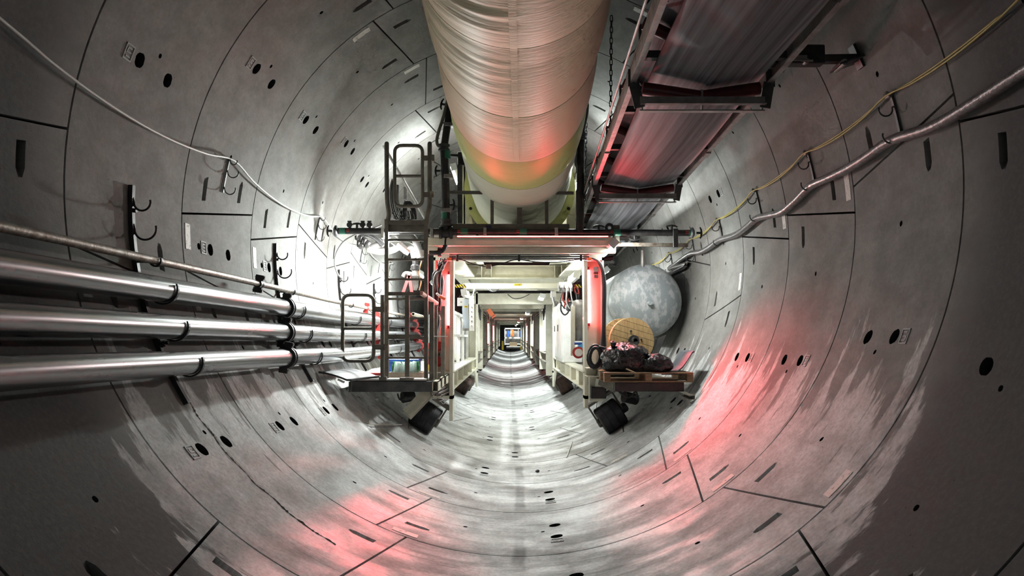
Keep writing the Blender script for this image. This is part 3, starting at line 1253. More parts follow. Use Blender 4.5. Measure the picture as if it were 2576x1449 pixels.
# ================================================================ BACKUP GANTRIES
YF, YR = 11.6, 20.3                       # front and rear portal of the first gantry
XI0, XI1 = P(1140, 850, YF).x, P(1470, 850, YF).x    # clear opening
ZT = P(1300, 655, YF).z                   # underside of the portal head
PD = 0.315                                # depth of a portal post


def gb(name, x0, y0, x1, y1, Y0, Y1, m, parent=None, c=0.005):
    """block whose front face fills a pixel rectangle at depth Y0 and that runs back to Y1"""
    a, b = P(x0, y1, Y0), P(x1, y0, Y0)
    return MB().cbox((a.x, Y0, a.z), (b.x, Y1, b.z), c).obj(name, m, parent)


def lamp_light(name, loc, size, power, col, rot, parent, spread=PI):
    l = bpy.data.lights.new(name, 'AREA')
    l.shape = 'RECTANGLE'
    l.size, l.size_y = size
    l.energy = power
    l.color = col
    l.spread = spread
    o = bpy.data.objects.new(name, l)
    COL.objects.link(o)
    o.location = loc
    o.rotation_euler = rot
    o.parent = parent
    return o


def batten(p0, p1, lab, power, w=0.10, face=(0, 0, -1), group='white batten lamps', strength=None):
    """linear white lamp: housing, glowing diffuser, two end caps"""
    t = thing('batten_lamp', lab, 'lamp', group)
    p0, p1 = Vector(p0), Vector(p1)
    aim = Vector(face).normalized()
    d = (p1 - p0).normalized()
    f = (aim - d * aim.dot(d)).normalized()
    MB().bar(p0 + f * -0.035, p1 + f * -0.035, w, 0.05, f).obj('housing', M_WHITEP, t)
    MB().prism([(math.cos(PI * k / 8) * w * .46, math.sin(PI * k / 8) * 0.05) for k in range(9)], p0, p1, f).obj('diffuser', lamp_mat(strength or 30) if power else M_WHITEP, t)
    d = (p1 - p0).normalized()
    for e, sg in ((p0, -1), (p1, 1)):
        MB().bar(e + d * (.0 * sg) + f * -0.01, e + d * (.025 * sg) + f * -0.01, w * 1.04, 0.11, f).obj('end_cap', M_WHITEP, t)
    if power:
        side = d.cross(aim).normalized()
        lng = aim.cross(side)
        m3 = Matrix((-side, lng, -aim)).transposed()
        k = aim.dot(d)
        if abs(k) > .15:                       # throws its light out of the end: source just past the end cap
            L = .26
            src = (p0 if k < 0 else p1) + d * (.14 if k > 0 else -.14) + f * 0.03
        else:
            L = (p1 - p0).length
            src = (p0 + p1) / 2 + f * 0.07
        lamp_light('lamp_light', src, (w, L), power * WHITE_POWER, (.92, 1.0, .965), m3.to_euler(), t)
    return t


_lm = {}


def lamp_mat(s):
    if s not in _lm:
        _lm[s] = emit('white_lamp_glow_%d' % s, (1.0, 0.98, 0.95, 1), s * WHITE_POWER)
    return _lm[s]


def red_tube(p0, p1, lab, m=None, r=0.017):
    t = thing('red_light_tube', lab, 'lamp', 'red tube lights on the gantry posts')
    p0, p1 = Vector(p0), Vector(p1)
    MB().cyl(p0, p1, r, 12).obj('glowing_tube', m or M_LAMPR, t)
    d = (p1 - p0).normalized()
    for e, sg in ((p0, -1), (p1, 1)):
        MB().cyl(e, e + d * .05 * sg, r * 1.15, 10).obj('end_cap', M_DRED, t)
    return t


def wheel(y, sg, parent, th=32.3, dark=True):
    """polyurethane drive wheel running on the lining, axle tangent to it"""
    r, w = 0.235, 0.40
    c = W(sg * th, y, r + 0.004)
    a, b = W(sg * (th - 1), y, r), W(sg * (th + 1), y, r)
    ax = (b - a).normalized()                       # outwards and up
    n = Vector((cen(y)[0], y, cen(y)[1])) - c
    n.y = 0
    n.normalize()
    wt = MB().lathe([(0.07, -w / 2), (r - .025, -w / 2), (r, -w / 2 + .02), (r, -.075), (r - .006, -.07), (r - .006, -.062), (r, -.057),
                     (r, .057), (r - .006, .062), (r - .006, .07), (r, .075), (r, w / 2 - .02), (r - .025, w / 2), (.07, w / 2)], c, ax, 40, False).obj(
        'wheel', M_RUBBER if dark else M_WHEEL2, parent)
    MB().lathe([(0, -w / 2 - .05), (.06, -w / 2 - .05), (.075, -w / 2 - .03), (.075, -w / 2), (.19, -w / 2 - .004), (.205, -w / 2 + .01)], c, ax, 24, False).obj('hub_disc', M_GRIME, wt)
    MB().lathe([(.19, w / 2 + .004), (.08, w / 2 + .004), (.08, w / 2 + .09), (.055, w / 2 + .12), (0, w / 2 + .12)], c, ax, 20, False).obj('drive_motor', M_DKGREY, wt)
    br = MB()
    for s in (-1, 1):
        q = c + ax * (w / 2 + .03) * s
        br.bar(q, q + n * 0.34, .025, .16, (0, 1, 0))
    q = c + n * 0.34
    br.bar(q - ax * (w / 2 + .05), q + ax * (w / 2 + .05), .22, .04, n)
    br.obj('wheel_fork', M_GRIME, wt)
    return wt


M_WHEEL2 = mat('brown_worn_wheel', (0.055, 0.045, 0.045, 1), 0.5, 0, (0.16, 0.085, 0.06, 1), 5, (0.4, 0.62), 0.1, 30)
g1 = thing('backup_gantry', 'cream steel backup gantry nearest the camera, with red-lit front posts', 'gantry', 'backup gantries in a row')
# portal posts: H beams with the web facing along the tunnel
POSTS = {}
for sg, xi in ((-1, XI0), (1, XI1)):
    xo = xi + sg * PD
    for y, z0 in ((YF, 0.66 if sg < 0 else 0.86), (YR, 0.62)):
        m = MB()
        zt = ZT + 0.05
        fl = 0.15
        lo, hi = min(xi, xo), max(xi, xo)
        m.box((lo, y + .225, 1.05), (hi, y + .245, zt))                      # web
        m.box((xi, y, z0), (xi + sg * .055, y + .28, zt))                    # inner flange
        m.box((xo - sg * .03, y, 1.05), (xo, y + .28, zt))                 # outer flange
        m.box((xi, y, 1.0), (xo, y + .28, 1.05))                           # base plate
        for zz in (1.40,):
            m.box((lo, y + .05, zz), (hi, y + .225, zz + .015))
        pm = M_CREAM
        m.obj('post', pm, g1)
# sills (longitudinal beams the posts stand on)
for sg, xi in ((-1, XI0), (1, XI1)):
    m = MB()
    xc = xi + sg * .12
    m.hbeam((xc, YF + .29, 1.27), (xc, YR, 1.27), .22, .30, .025, .02)
    m.obj('sill_beam', M_CREAM, g1)
    for k in range(5):
        y = YF + 1.2 + k * 1.6
        MB().box((xi + sg * .02, y, 1.145), (xi + sg * .11, y + .015, 1.395)).obj('stiffener', M_CREAM, g1)
    # gusset at the rear leg
    q = MB()
    y = YR - .02
    x0, x1 = xi + sg * .02, xi + sg * .05
    q.add([(x0, y, 1.1), (x0, y - 1.0, 1.1), (x0, y, .62), (x1, y, 1.1), (x1, y - 1.0, 1.1), (x1, y, .62)],
          [(0, 1, 2), (3, 5, 4), (0, 3, 4, 1), (1, 4, 5, 2), (2, 5, 3, 0)])
    q.obj('gusset', M_CREAM, g1)
    # roof side beam
    MB().hbeam((xi + sg * .16, YF + .29, ZT + .20), (xi + sg * .16, YR, ZT + .20), .24, .30, .025, .02).obj('roof_beam', M_CREAM, g1)
    # walkway handrail along the side
    rl = MB()
    xr_ = xi + sg * .55
    for y in (12.6, 14.2, 15.8, 17.4, 19.0):
        rl.bar((xi + sg * .22, y, 1.42), (xi + sg * .22, y, 2.45), .07, .07, (0, 1, 0))
    rl.bar((xi + sg * .22, 12.6, 2.0), (xi + sg * .22, 19, 2.0), .05, .05)
    rl.bar((xi + sg * .22, 12.6, 2.45), (xi + sg * .22, 19, 2.45), .06, .06)
    if sg < 0:
        rl.obj('walkway_rail', M_WHITEP, g1)
    MB().box((min(xi + sg * .25, xi + sg * 1.05), YF + .35, 1.35), (max(xi + sg * .25, xi + sg * 1.05), YR, 1.40)).obj('walkway_deck', M_GRIME, g1)
# portal heads and roof cross beams
for y, z0, z1, w in ((YF, ZT, ZT + .10, .28), (YR, P(1300, 765, YR).z, P(1300, 738, YR).z, .28)):
    MB().box((XI0 - PD, y, z0), (XI1 + PD, y + w, z1)).obj('portal_head', M_CREAM, g1)
for y in (15.3, 17.6, 19.0):
    MB().hbeam((XI0 - .1, y, ZT + .14), (XI1 + .1, y, ZT + .14), .2, .27, .02, .016).obj('cross_beam', M_CREAM, g1)
for px in (1212, 1236, 1395, 1412):
    a = P(px, 690, 15.2)
    MB().box((a.x - .008, 15.1, ZT + .02), (a.x + .008, 15.28, ZT + .27)).obj('stiffener', M_CREAM, g1)
# slanted roof plates at both sides
for sg, xi in ((-1, XI0), (1, XI1)):
    MB().bar((xi + sg * .02, YF + .4, ZT + .03), (xi - sg * .02, 15.2, ZT + .03), .30, .03).obj('roof_plate', M_CREAM, g1)
    MB().box((min(xi - sg * .35, xi), YF + .3, ZT + .29), (max(xi - sg * .35, xi), YR, ZT + .31)).obj('roof_plate', M_CREAM, g1)
MB().box((XI0 + .35, 15.6, ZT + .29), (XI1 - .35, YR, ZT + .31)).obj('roof_plate', M_CREAM, g1)
# hoist beam across the gantry with a yellow sign and hazard stripe
yh = 14.7
hb = MB().cbox((XI0 - .05, yh, P(0, 725, yh).z), (XI1 - .02, yh + .16, P(0, 712, yh).z), .008).obj('hoist_beam', M_CREAM, g1)
a, b = P(1293, 719, yh - .01), P(1310, 714, yh - .01)
sg_ = MB().box((a.x, yh - .008, a.z), (b.x, yh - .001, b.z)).obj('yellow_sign', M_YELLOW, hb)
sg_['label'] = 'small yellow sign with black lettering'
for k in range(4):
    a, b = P(1295.5 + 3.4 * k, 717.4, yh), P(1297.8 + 3.4 * k, 715.8, yh)
    MB().box((a.x, yh - .011, a.z), (b.x, yh - .008, b.z)).obj('sign_mark', M_BLACK, hb)
for x0, n in ((1141, 4), (1440, 3)):
    for k in range(2 * n):
        a = P(x0 + 3.4 * k, 723.5, yh - .01)
        b = P(x0 + 3.4 * (k + 1), 715.5, yh - .01)
        d = (b.z - a.z) * .8
        m = MB().add([(a.x, yh - .006, b.z), (b.x, yh - .006, b.z), (b.x + d, yh - .006, a.z), (a.x + d, yh - .006, a.z),
                      (a.x, yh + .001, b.z), (b.x, yh + .001, b.z), (b.x + d, yh + .001, a.z), (a.x + d, yh + .001, a.z)],
                     [(0, 3, 2, 1), (0, 1, 5, 4), (1, 2, 6, 5), (2, 3, 7, 6), (3, 0, 4, 7)])
        m.obj('hazard_stripe', M_YELLOW if k % 2 == 0 else M_BLACK, hb)
# upper deck that overhangs the front portal
for y, z0, z1 in ((10.98, P(0, 618, 11).z, P(0, 597, 11).z), (11.3, P(0, 637, 11.3).z, P(0, 620, 11.3).z)):
    MB().channel((P(1078, 0, y).x, y, (z0 + z1) / 2), (P(1543, 0, y).x, y, (z0 + z1) / 2), -.09, z1 - z0, .012).obj('deck_beam', M_CREAM, g1)
    for k in range(6):
        x = lerp(P(1110, 0, y).x, P(1520, 0, y).x, k / 5)
        MB().box((x - .03, y - .03, z1 - .022), (x + .03, y - .001, z1 - .002)).obj('cleat', M_CREAM, g1)
zd = P(0, 590, 11).z
MB().box((P(1082, 0, 11).x, 10.98, zd), (P(1540, 0, 11).x, 12.9, zd + .03)).obj('deck_plate', M_GRIME, g1)
for k in range(5):
    y = 11.75 + k * .5
    MB().box((XI0 - .25, y, zd - .09), (XI1 + .25, y + .06, zd)).obj('deck_joist', M_CREAM, g1)
gb('toe_beam', 1130, 563, 1432, 582, 11.05, 11.12, M_GRIME, g1)
# duct cassette frame on the deck
for px0, px1 in ((1150, 1168), (1170, 1181), (1425, 1447)):
    a = P(px0, 562, 13.3)
    b = P(px1, 262, 13.3)
    zt = min(b.z, 5.35)
    MB().cbox((a.x, 13.3, zd), (b.x, 15.8, zt), .01).obj('cassette_panel', M_CREAM, g1)
# wheels
for sg in (-1, 1):
    wheel(12.3, sg, g1, 32.4, True)
    wheel(21.0, sg, g1, 30.0, False)
# diagonal channel and small leg in front of the left wheel, box at the right leg
MB().channel(P(1013, 1035, 11.55), P(1068, 978, 11.75), .17, .13, .012, (0, -1, .3)).obj('diagonal_channel', M_CREAM, g1)
MB().bar(P(1090, 1000, 11.7), P(1132, 1028, 11.7), .09, .07).obj('leg_brace', M_GRIME, g1)
MB().cbox(tuple(P(1482, 1010, 11.5)), tuple(P(1510, 930, 11.9)), .01).obj('leg_box', M_CREAM, g1)
MB().cbox(tuple(P(1487, 1003, 11.3)), tuple(P(1521, 972, 11.5)), .01).obj('valve_block', M_BLACK, g1)
for k in range(3):
    MB().cyl(P(1085 + 12 * k, 992 + 2 * k, 11.6), P(1120 + 8 * k, 975 + 5 * k, 11.7), .03 - .006 * k, 10).obj('hydraulic_cylinder', M_STEEL, g1)
MB().cyl(P(1012, 1000, 12.0), P(1040, 995, 12.1), .09, 14).obj('hydraulic_motor', M_BLACK, g1)
MB().cyl(P(1570, 998, 12.0), P(1600, 1005, 12.1), .09, 14).obj('hydraulic_motor', M_BLACK, g1)
for pts in (((1520, 990), (1545, 978), (1565, 992), (1575, 1000)), ((1560, 985), (1580, 1000), (1600, 985), (1602, 1005)), ((1000, 990), (1006, 1005), (1016, 1003), (1022, 998))):
    MB().tube(bez([P(x, y, 11.6) for x, y in pts], 6), .014, 8).obj('hydraulic_hose', M_CABLE, g1)
for x, y in ((1100, 1002), (1108, 1008), (1112, 1000)):
    MB().tube(bez([P(x, y, 11.55), P(x + 6, y + 8, 11.5), P(x + 16, y + 4, 11.55)], 5), .007, 6).obj('hydraulic_hose', M_CABLEG, g1)

# ---- gantries farther on
def far_gantry(y0, y1, lab, idx):
    t = thing('backup_gantry', lab, 'gantry', 'backup gantries in a row')
    cg = lambda y: cen(y)[0] - 0.04
    dz = cen((y0 + y1) / 2)[1] - 3.06
    for sg in (-1, 1):
        for y in (y0, (y0 + y1) / 2, y1 - .25):
            x = cg(y) + sg * 1.02
            m = MB().hbeam((x + sg * .13, y, .75 + dz), (x + sg * .13, y, ZT - .25 + dz), .26, .24, .02, .015, (0, 1, 0))
            m.obj('post', M_CREAM, t)
        x0, x1 = cg(y0) + sg * 1.12, cg(y1) + sg * 1.12
        MB().hbeam((x0, y0, 1.25 + dz), (x1, y1, 1.25 + dz), .2, .28, .02, .015).obj('sill_beam', M_GRIME, t)
        MB().hbeam((x0, y0, ZT - .1 + dz), (x1, y1, ZT - .1 + dz), .2, .28, .02, .015).obj('roof_beam', M_CREAM, t)
        # equipment along both sides
        rnd = random.Random(idx * 10 + sg)
        y = y0 + .35
        while y < y1 - .7:
            L = rnd.uniform(.45, 1.3)
            x = cg(y) + sg * rnd.uniform(1.10, 1.22)
            h = rnd.uniform(1.0, 1.75)
            m = rnd.choice([M_WHITEP, M_STEEL, M_GALV, M_CREAM, M_DKGREY, M_GRIME])
            if rnd.random() < .35:
                MB().cyl((x + sg * .2, y + L / 2, 1.4 + dz), (x + sg * .2, y + L / 2, 1.4 + dz + h), min(.2, L / 2.2), 16).obj('vertical_tank', m, t)
            else:
                MB().cbox((min(x, x + sg * .5), y, 1.4 + dz), (max(x, x + sg * .5), y + L - .08, 1.4 + dz + h), .02).obj('equipment_cabinet', m, t)
            y += L
        for k in range(4):
            q = cg(y0) + sg * (1.06 + .05 * k)
            MB().tube([(q, y0, ZT - .35 - .06 * k + dz), (q + cg(y1) - cg(y0), y1, ZT - .35 - .06 * k + dz)], .022, 8).obj('cable', M_CABLE if k % 2 else M_CABLEG, t)
        MB().tube(bez([(cg(y0) + sg * 1.0, y0 + .1, ZT - .3 + dz), (cg(y0) + sg * .97, y0 + .5, ZT - .75 + dz), (cg(y0) + sg * 1.0, y0 + 1.2, ZT - .4 + dz)], 6), .02, 8).obj('cable', M_CABLE, t)
        wheel(y0 + .7, sg, t, 30, False)
    for k in range(4):
        y = lerp(y0 + .05, y1 - .3, k / 3)
        MB().box((cg(y) - 1.2, y, ZT - .30 + dz), (cg(y) + 1.2, y + .22, ZT - .05 + dz)).obj('cross_beam', M_CREAM, t)
    for k in range(6):
        y = lerp(y0 + .4, y1 - .6, k / 5)
        MB().box((cg(y) - 1.1, y, ZT - .03 + dz), (cg(y) + 1.1, y + .9, ZT - .01 + dz)).obj('roof_plate', M_CREAM if k % 2 else M_GRIME, t)
    MB().box((cg(y0) - .14, y0 + .3, ZT - .14 + dz), (cg(y0) + .14, y1 - .4, ZT - .10 + dz)).obj('cable_tray', M_WHITEP, t)
    return t


fg_lab = ['second backup gantry from the camera, framed by the front portal', 'third backup gantry from the camera', 'fourth backup gantry from the camera',
          'fifth backup gantry from the camera, far down the tunnel', 'last backup gantry at the far end of the tunnel']
FG = [(22.2, 31.2), (33.0, 42.0), (44.0, 53.0), (55.0, 64.0), (66.0, 75.0)]
for i, ((a, b), lab) in enumerate(zip(FG, fg_lab)):
    far_gantry(a, b, lab, i)

# ---- far end of the tunnel
ye = 80.0
pe = cen(ye)


def E(px, py, y=ye):
    return P(px, py, y)


bh = MB()
bh.lathe([(0, 0), (RT + .1, 0), (RT + .1, .3), (0, .3)], (pe[0], 96, cen(96)[1]), (0, 1, 0), 48, False)
o = bh.obj('wall_far_end', M_DKGREY)
o['kind'] = 'structure'
fe = thing('storage_rack', 'white open rack with hanging gear at the far end of the tunnel', 'rack')
for (x0, y0, x1, y1) in ((1269, 825, 1271, 868), (1310, 825, 1312, 868), (1269, 825, 1312, 828), (1269, 848, 1312, 852), (1285, 828, 1286, 848), (1303, 828, 1304.5, 848), (1270, 864, 1311, 867)):
    gb('frame_bar', x0, y0, x1, y1, 78.5, 78.8, M_WHITEP, fe)
gb('back_panel', 1270, 828, 1311, 866, 79.2, 79.3, M_STEEL, fe)
for nm, lab, x0, y0, x1, y1, m, cat in (('blue_drum', 'left blue drum on the white rack at the far end', 1275, 832, 1282, 847, M_BLUE, 'drum'),
                                        ('blue_drum', 'right blue drum on the white rack at the far end', 1306, 832, 1310, 848, M_BLUE, 'drum')):
    a, b = P((x0 + x1) / 2, y1, 78.2), P((x0 + x1) / 2, y0, 78.2)
    r = abs(P(x1, 0, 78.2).x - P(x0, 0, 78.2).x) / 2
    t = thing(nm, lab, cat, 'blue drums at the far end')
    MB().lathe([(0, 0), (r, 0), (r, .02), (r * .96, .03), (r * .96, (b.z - a.z) * .48), (r, (b.z - a.z) * .5), (r * .96, (b.z - a.z) * .52), (r * .96, b.z - a.z - .03), (r, b.z - a.z), (0, b.z - a.z)], a, (0, 0, 1), 16, False).obj('shell', m, t)
    MB().cyl(b, b + Vector((0, 0, .04)), r * .25, 8).obj('bung', M_BLACK, t)
t = thing('orange_jacket', 'orange jacket hanging in the white rack at the far end', 'jacket')
a, b = P(1286.5, 846, 78.1), P(1293, 829, 78.1)
w_ = b.x - a.x
MB().add([(a.x + w_ * u, 78.1 + .05 * math.sin(u * 9), z) for z, us in ((b.z, (.3, .5, .7)), (b.z - .12, (.05, .5, .95)), (a.z, (.15, .5, .85))) for u in us] +
         [(a.x + w_ * u, 78.2, z) for z, us in ((b.z, (.3, .5, .7)), (b.z - .12, (.05, .5, .95)), (a.z, (.15, .5, .85))) for u in us],
         [(0, 3, 4, 1), (1, 4, 5, 2), (3, 6, 7, 4), (4, 7, 8, 5), (9, 10, 13, 12), (10, 11, 14, 13), (12, 13, 16, 15), (13, 14, 17, 16), (0, 9, 12, 3), (3, 12, 15, 6), (2, 5, 14, 11), (5, 8, 17, 14), (6, 15, 16, 7), (7, 16, 17, 8), (0, 1, 10, 9), (1, 2, 11, 10)]).obj('body', M_ORANGE, t)
MB().bar(P(1287, 833, 78.0), P(1286, 843, 78.0), .08, .08, (0, 1, 0)).obj('sleeve', M_ORANGE, t)
t = thing('service_trolley', 'low trolley with a tan crate at the far end of the tunnel', 'trolley')
gb('crate', 1282, 861, 1301, 871, 76.8, 77.6, mat('tan_box', (.35, .25, .15, 1), .6), t)
gb('bed', 1274, 871, 1309, 874, 76.6, 78, M_WHITEP, t)
gb('skirt', 1273, 874, 1310, 878, 76.6, 78, M_BLACK, t)
for x0, lab in ((1265, 'yellow bumper post left of the far trolley'), (1312, 'yellow bumper post right of the far trolley')):
    t = thing('bumper_post', lab, 'post', 'yellow posts at the far end')
    gb('post', x0 - 3, 858, x0 + 2, 880, 74, 74.2, M_YELLOW, t)
    gb('cap', x0 - 3.4, 856.5, x0 + 2.4, 858, 73.98, 74.22, M_BLACK, t)

# ================================================================ LAMPS
batten((P(1541, 617, 11.15).x, 10.95, P(0, 617, 11.15).z), (P(1541, 617, 11.15).x, 12.25, P(0, 617, 11.15).z), 'bright white batten lamp under the right edge of the upper deck', LP['right'], .13, (.65, -.2, -.6), strength=60)
batten((P(990, 606, 11.2).x, 11.25, P(0, 606, 11.2).z), (P(990, 606, 11.2).x, 12.5, P(0, 606, 11.2).z), 'bright white batten lamp seen behind the ladder', LP['left'], .13, (-.32, -.78, -.5), strength=170)
batten((XI1 - .07, 12.2, P(0, 690, 12.2).z), (XI1 - .07, 13.4, P(0, 690, 12.2).z), 'white batten lamp in the right roof corner of the front gantry', LP['roof'], .12, (-.6, -.76, .14), strength=40)
batten((XI0 + .05, 13.6, P(0, 735, 13.6).z), (XI0 + .05, 14.4, P(0, 735, 13.6).z), 'white batten lamp on the left inside wall of the front gantry', LP['wall'], .12, (.9, .25, .15), strength=40)
batten((P(1365, 745, 18.5).x, 18.5, P(0, 745, 18.5).z), (P(1365, 745, 18.5).x, 19.6, P(0, 745, 18.5).z), 'white lamp on the ceiling before the second portal', LP['portal'], .14, (-.2, 0, -1), strength=40)
batten((P(1140, 420, 13.2).x, 13.2, P(0, 420, 13.2).z), (P(1140, 420, 13.2).x, 14.4, P(0, 420, 13.2).z), 'added white fill lamp beside the left panel of the duct cassette', LP['cas_l'], .12, (-.8, -.2, -.2), strength=40)  # added lamp hidden by the columns, brightens duct and upper left wall
batten((P(1458, 440, 13.2).x, 13.2, P(0, 440, 13.2).z), (P(1458, 440, 13.2).x, 14.4, P(0, 440, 13.2).z), 'added white fill lamp beside the right panel of the duct cassette', LP['cas_r'], .12, (.8, -.5, -.2), strength=40)  # added lamp out of sight, throws light forward onto the right wall
for y, lab in ((13.4, 'added white fill lamp outside the left of the gantry behind the ladder'), (16.6, 'farther added white fill lamp outside the left of the gantry')):  # two unseen lamps added to whiten the wall behind the ladder
    batten((XI0 - .85, y, ZT + .02), (XI0 - .85, y + 1.2, ZT + .02), lab, LP['lside'], .12, (-.6, 0, -.7), strength=60)
batten((XI1 + .75, 14.6, ZT + .12), (XI1 + .75, 15.8, ZT + .12), 'added white fill lamp outside the right of the gantry above the tank', LP['rside'], .12, (.6, 0, -.7), strength=40)  # added lamp that lifts the light along the right side
batten((cen(78)[0] - .6, 76.5, ZT + .3), (cen(78)[0] + .6, 76.5, ZT + .3), 'added white fill lamp over the trolley at the far end', LP['end'], .14, (0, .3, -1), strength=40)  # lamp put in to brighten the otherwise dark far end
for i, (a, b) in enumerate(FG):
    dz = cen(a)[1] - 3.06
    batten((cen(a)[0] + .5, a + 2, ZT - .42 + dz), (cen(a)[0] + .5, a + 3.4, ZT - .42 + dz), 'white lamp under the roof of the %s backup gantry' % ('second', 'third', 'fourth', 'fifth', 'last')[i], LP['far'], .14, strength=30)
for xt, z0, z1, lab in ((XI0 - .055 - .038, P(0, 818, YF).z, P(0, 688, YF).z, 'glowing red tube light on the left front post of the gantry'),
                        (XI1 + .055 + .038, P(0, 812, YF).z, P(0, 676, YF).z, 'glowing red tube light on the right front post of the gantry')):
    rt = red_tube((xt, YF + .195, z0), (xt, YF + .195, z1), lab, r=.014)
    right = xt > 0
    throws = (((.375, -.78, -.50), 56, RED_THROW[0]), ((-.24, -.82, .46), 110, RED_THROW[1])) if right else (((-.32, -.80, -.35), 85, RED_THROW[2] * .6), ((-.08, -.90, -.42), 26, RED_THROW[2] * .5), ((.24, -.82, .46), 110, RED_THROW[1]))
    for aim, spr, pw in throws:
        aim = Vector(aim).normalized()
        sd = aim.cross(Vector((0, 0, 1))).normalized()
        m3 = Matrix((sd, sd.cross(aim), -aim)).transposed()
        lamp_light('tube_light', (xt, YF + .03, (z0 + z1) / 2 if aim.z < 0 else z1 - .05), (.03, (z1 - z0) * .95 if aim.z < 0 else .10), pw * RED_POWER, (1, .05, .07), m3.to_euler(), rt, math.radians(spr))
for y, sg, lab in ((33.05, -1, 'distant red tube light on a left post down the tunnel'), (44.05, 1, 'distant red tube light on a right post down the tunnel'), (44.05, -1, 'farthest red tube light on a left post')):
    x = cen(y)[0] - .04 + sg * 1.0
    dz = cen(y)[1] - 3.06
    red_tube((x, y - .03, 1.55 + dz), (x, y - .03, 2.45 + dz), lab, M_LAMPR2, .03)
# red strip along the front edge of the upper deck
t = thing('red_light_strip', 'red light strip along the front edge of the upper deck', 'lamp')
a, b = P(1150, 594.5, 10.93), P(1530, 594.5, 10.93)
MB().bar(a, b, .012, .009).obj('glowing_strip', M_STRIPR, t)
MB().bar(a + Vector((0, .018, -.004)), b + Vector((0, .018, -.004)), .012, .035).obj('mounting_rail', M_STEEL, t)

# ================================================================ LEFT PLATFORM, LADDER, GATES
YA = 10.5


def gpx(pts, y):
    return [P(x, yy, y) for x, yy in pts]


def rounded(pts, r, n=5):
    """round the corners of a closed polygon of points"""
    out = []
    m = len(pts)
    for i in range(m):
        p, a, b = pts[i], pts[i - 1], pts[(i + 1) % m]
        u, v = (a - p).normalized(), (b - p).normalized()
        for k in range(n + 1):
            t = k / n
            q0, q1 = p + u * r, p + v * r
            out.append(q0 * (1 - t) ** 2 + p * 2 * t * (1 - t) + q1 * t * t)
    return out


lp = thing('side_platform', 'left side platform with a dark beam at its front edge', 'platform')
gb('front_beam', 884, 959, 1087, 986, YA, YA + .10, M_DKGREY, lp)
b0 = P(876, 959, YA)
MB().cbox(tuple(P(879, 986, YA + .01)), tuple(P(884.5, 959, YA + .2)), .004).obj('beam_end_plate', M_GRIME, lp)
zp = P(0, 957, YA).z
MB().box((P(884, 0, YA).x, YA, zp), (XI0 - .30, 12.6, zp + .02)).obj('deck_plate', M_WHITEP, lp)
MB().box((P(884, 0, YA).x + .15, 12.6, zp), (XI0 - .30, YR - .4, zp + .02)).obj('deck_plate', M_WHITEP, lp)
for k in range(5):
    y = YA + .4 + k * .55
    MB().box((P(884, 0, YA).x + .02, y, zp - .1), (XI0 - .3, y + .05, zp)).obj('deck_joist', M_GRIME, lp)
# box-section bracket where the platform is bolted to the gantry
for i, (x0, y0, x1, y1, ya) in enumerate(((1087, 959, 1103, 986, YA), (1104, 950, 1113, 976, 10.9), (1116, 945, 1123, 968, 11.2))):
    a, b = P(x0, y1, ya), P(x1, y0, ya)
    m = MB()
    w = .012
    m.box((a.x, ya, a.z), (b.x, ya + .34, a.z + w)).box((a.x, ya, b.z - w), (b.x, ya + .34, b.z)).box((a.x, ya, a.z), (a.x + w, ya + .34, b.z)).box((b.x - w, ya, a.z), (b.x, ya + .34, b.z))
    m.box((a.x, ya + .25, a.z), (b.x, ya + .26, b.z))
    m.obj('box_bracket', M_CREAM, lp)

lad = thing('ladder', 'cream steel ladder rising from the left platform to the upper deck', 'ladder')
YLd = 10.72
for x in (973, 1072):
    MB().bar(P(x, 956, YLd), P(x, 552, YLd), .055, .07, (0, 1, 0)).obj('stile', M_GRIME, lad)
for yy in (604, 653, 703, 752, 801, 850, 900):
    MB().bar(P(975, yy, YLd), P(1071, yy, YLd), .04, .032).obj('rung', M_GRIME, lad)
MB().bar(P(970, 560, YLd), P(1078, 560, YLd), .06, .06).obj('top_crossbar', M_GRIME, lad)
MB().bar(P(978, 575, YLd + .03), P(1068, 575, YLd + .03), .02, .11).obj('top_plate', M_GRIME, lad)


def gate(nm, lab, x0, y0, x1, y1, ym, yy, hinges, m, r=.026):
    t = thing(nm, lab, 'gate', 'self-closing safety gates')
    pts = gpx([(x0, y0), (x1, y0), (x1, y1), (x0, y1)], yy)
    MB().tube(rounded(pts, .11), r, 10, closed=True).obj('frame', m, t)
    MB().tube([P(x0, ym, yy), P(x1, ym, yy)], r * .9, 10).obj('middle_bar', m, t)
    for (hx0, hx1, hy) in hinges:
        MB().bar(P(hx0, hy, yy), P(hx1, hy, yy), .03, .075).obj('hinge_arm', m, t)
        MB().cyl(P(hx1, hy + 8, yy), P(hx1, hy - 8, yy), .03, 10).obj('spring_hinge', M_RUSTY, t)
    return t


gate('safety_gate', 'cream safety gate at the top of the ladder, beside the duct', 993, 366, 1063, 519, 443, YLd - .02, ((1064, 1088, 398), (1064, 1086, 490)), M_GRIME)
gate('safety_gate', 'dark safety gate hanging open over the left platform beside the pipes', 862, 742, 940, 908, 826, YA - .05, ((943, 971, 778), (943, 971, 873)), M_GRIME)
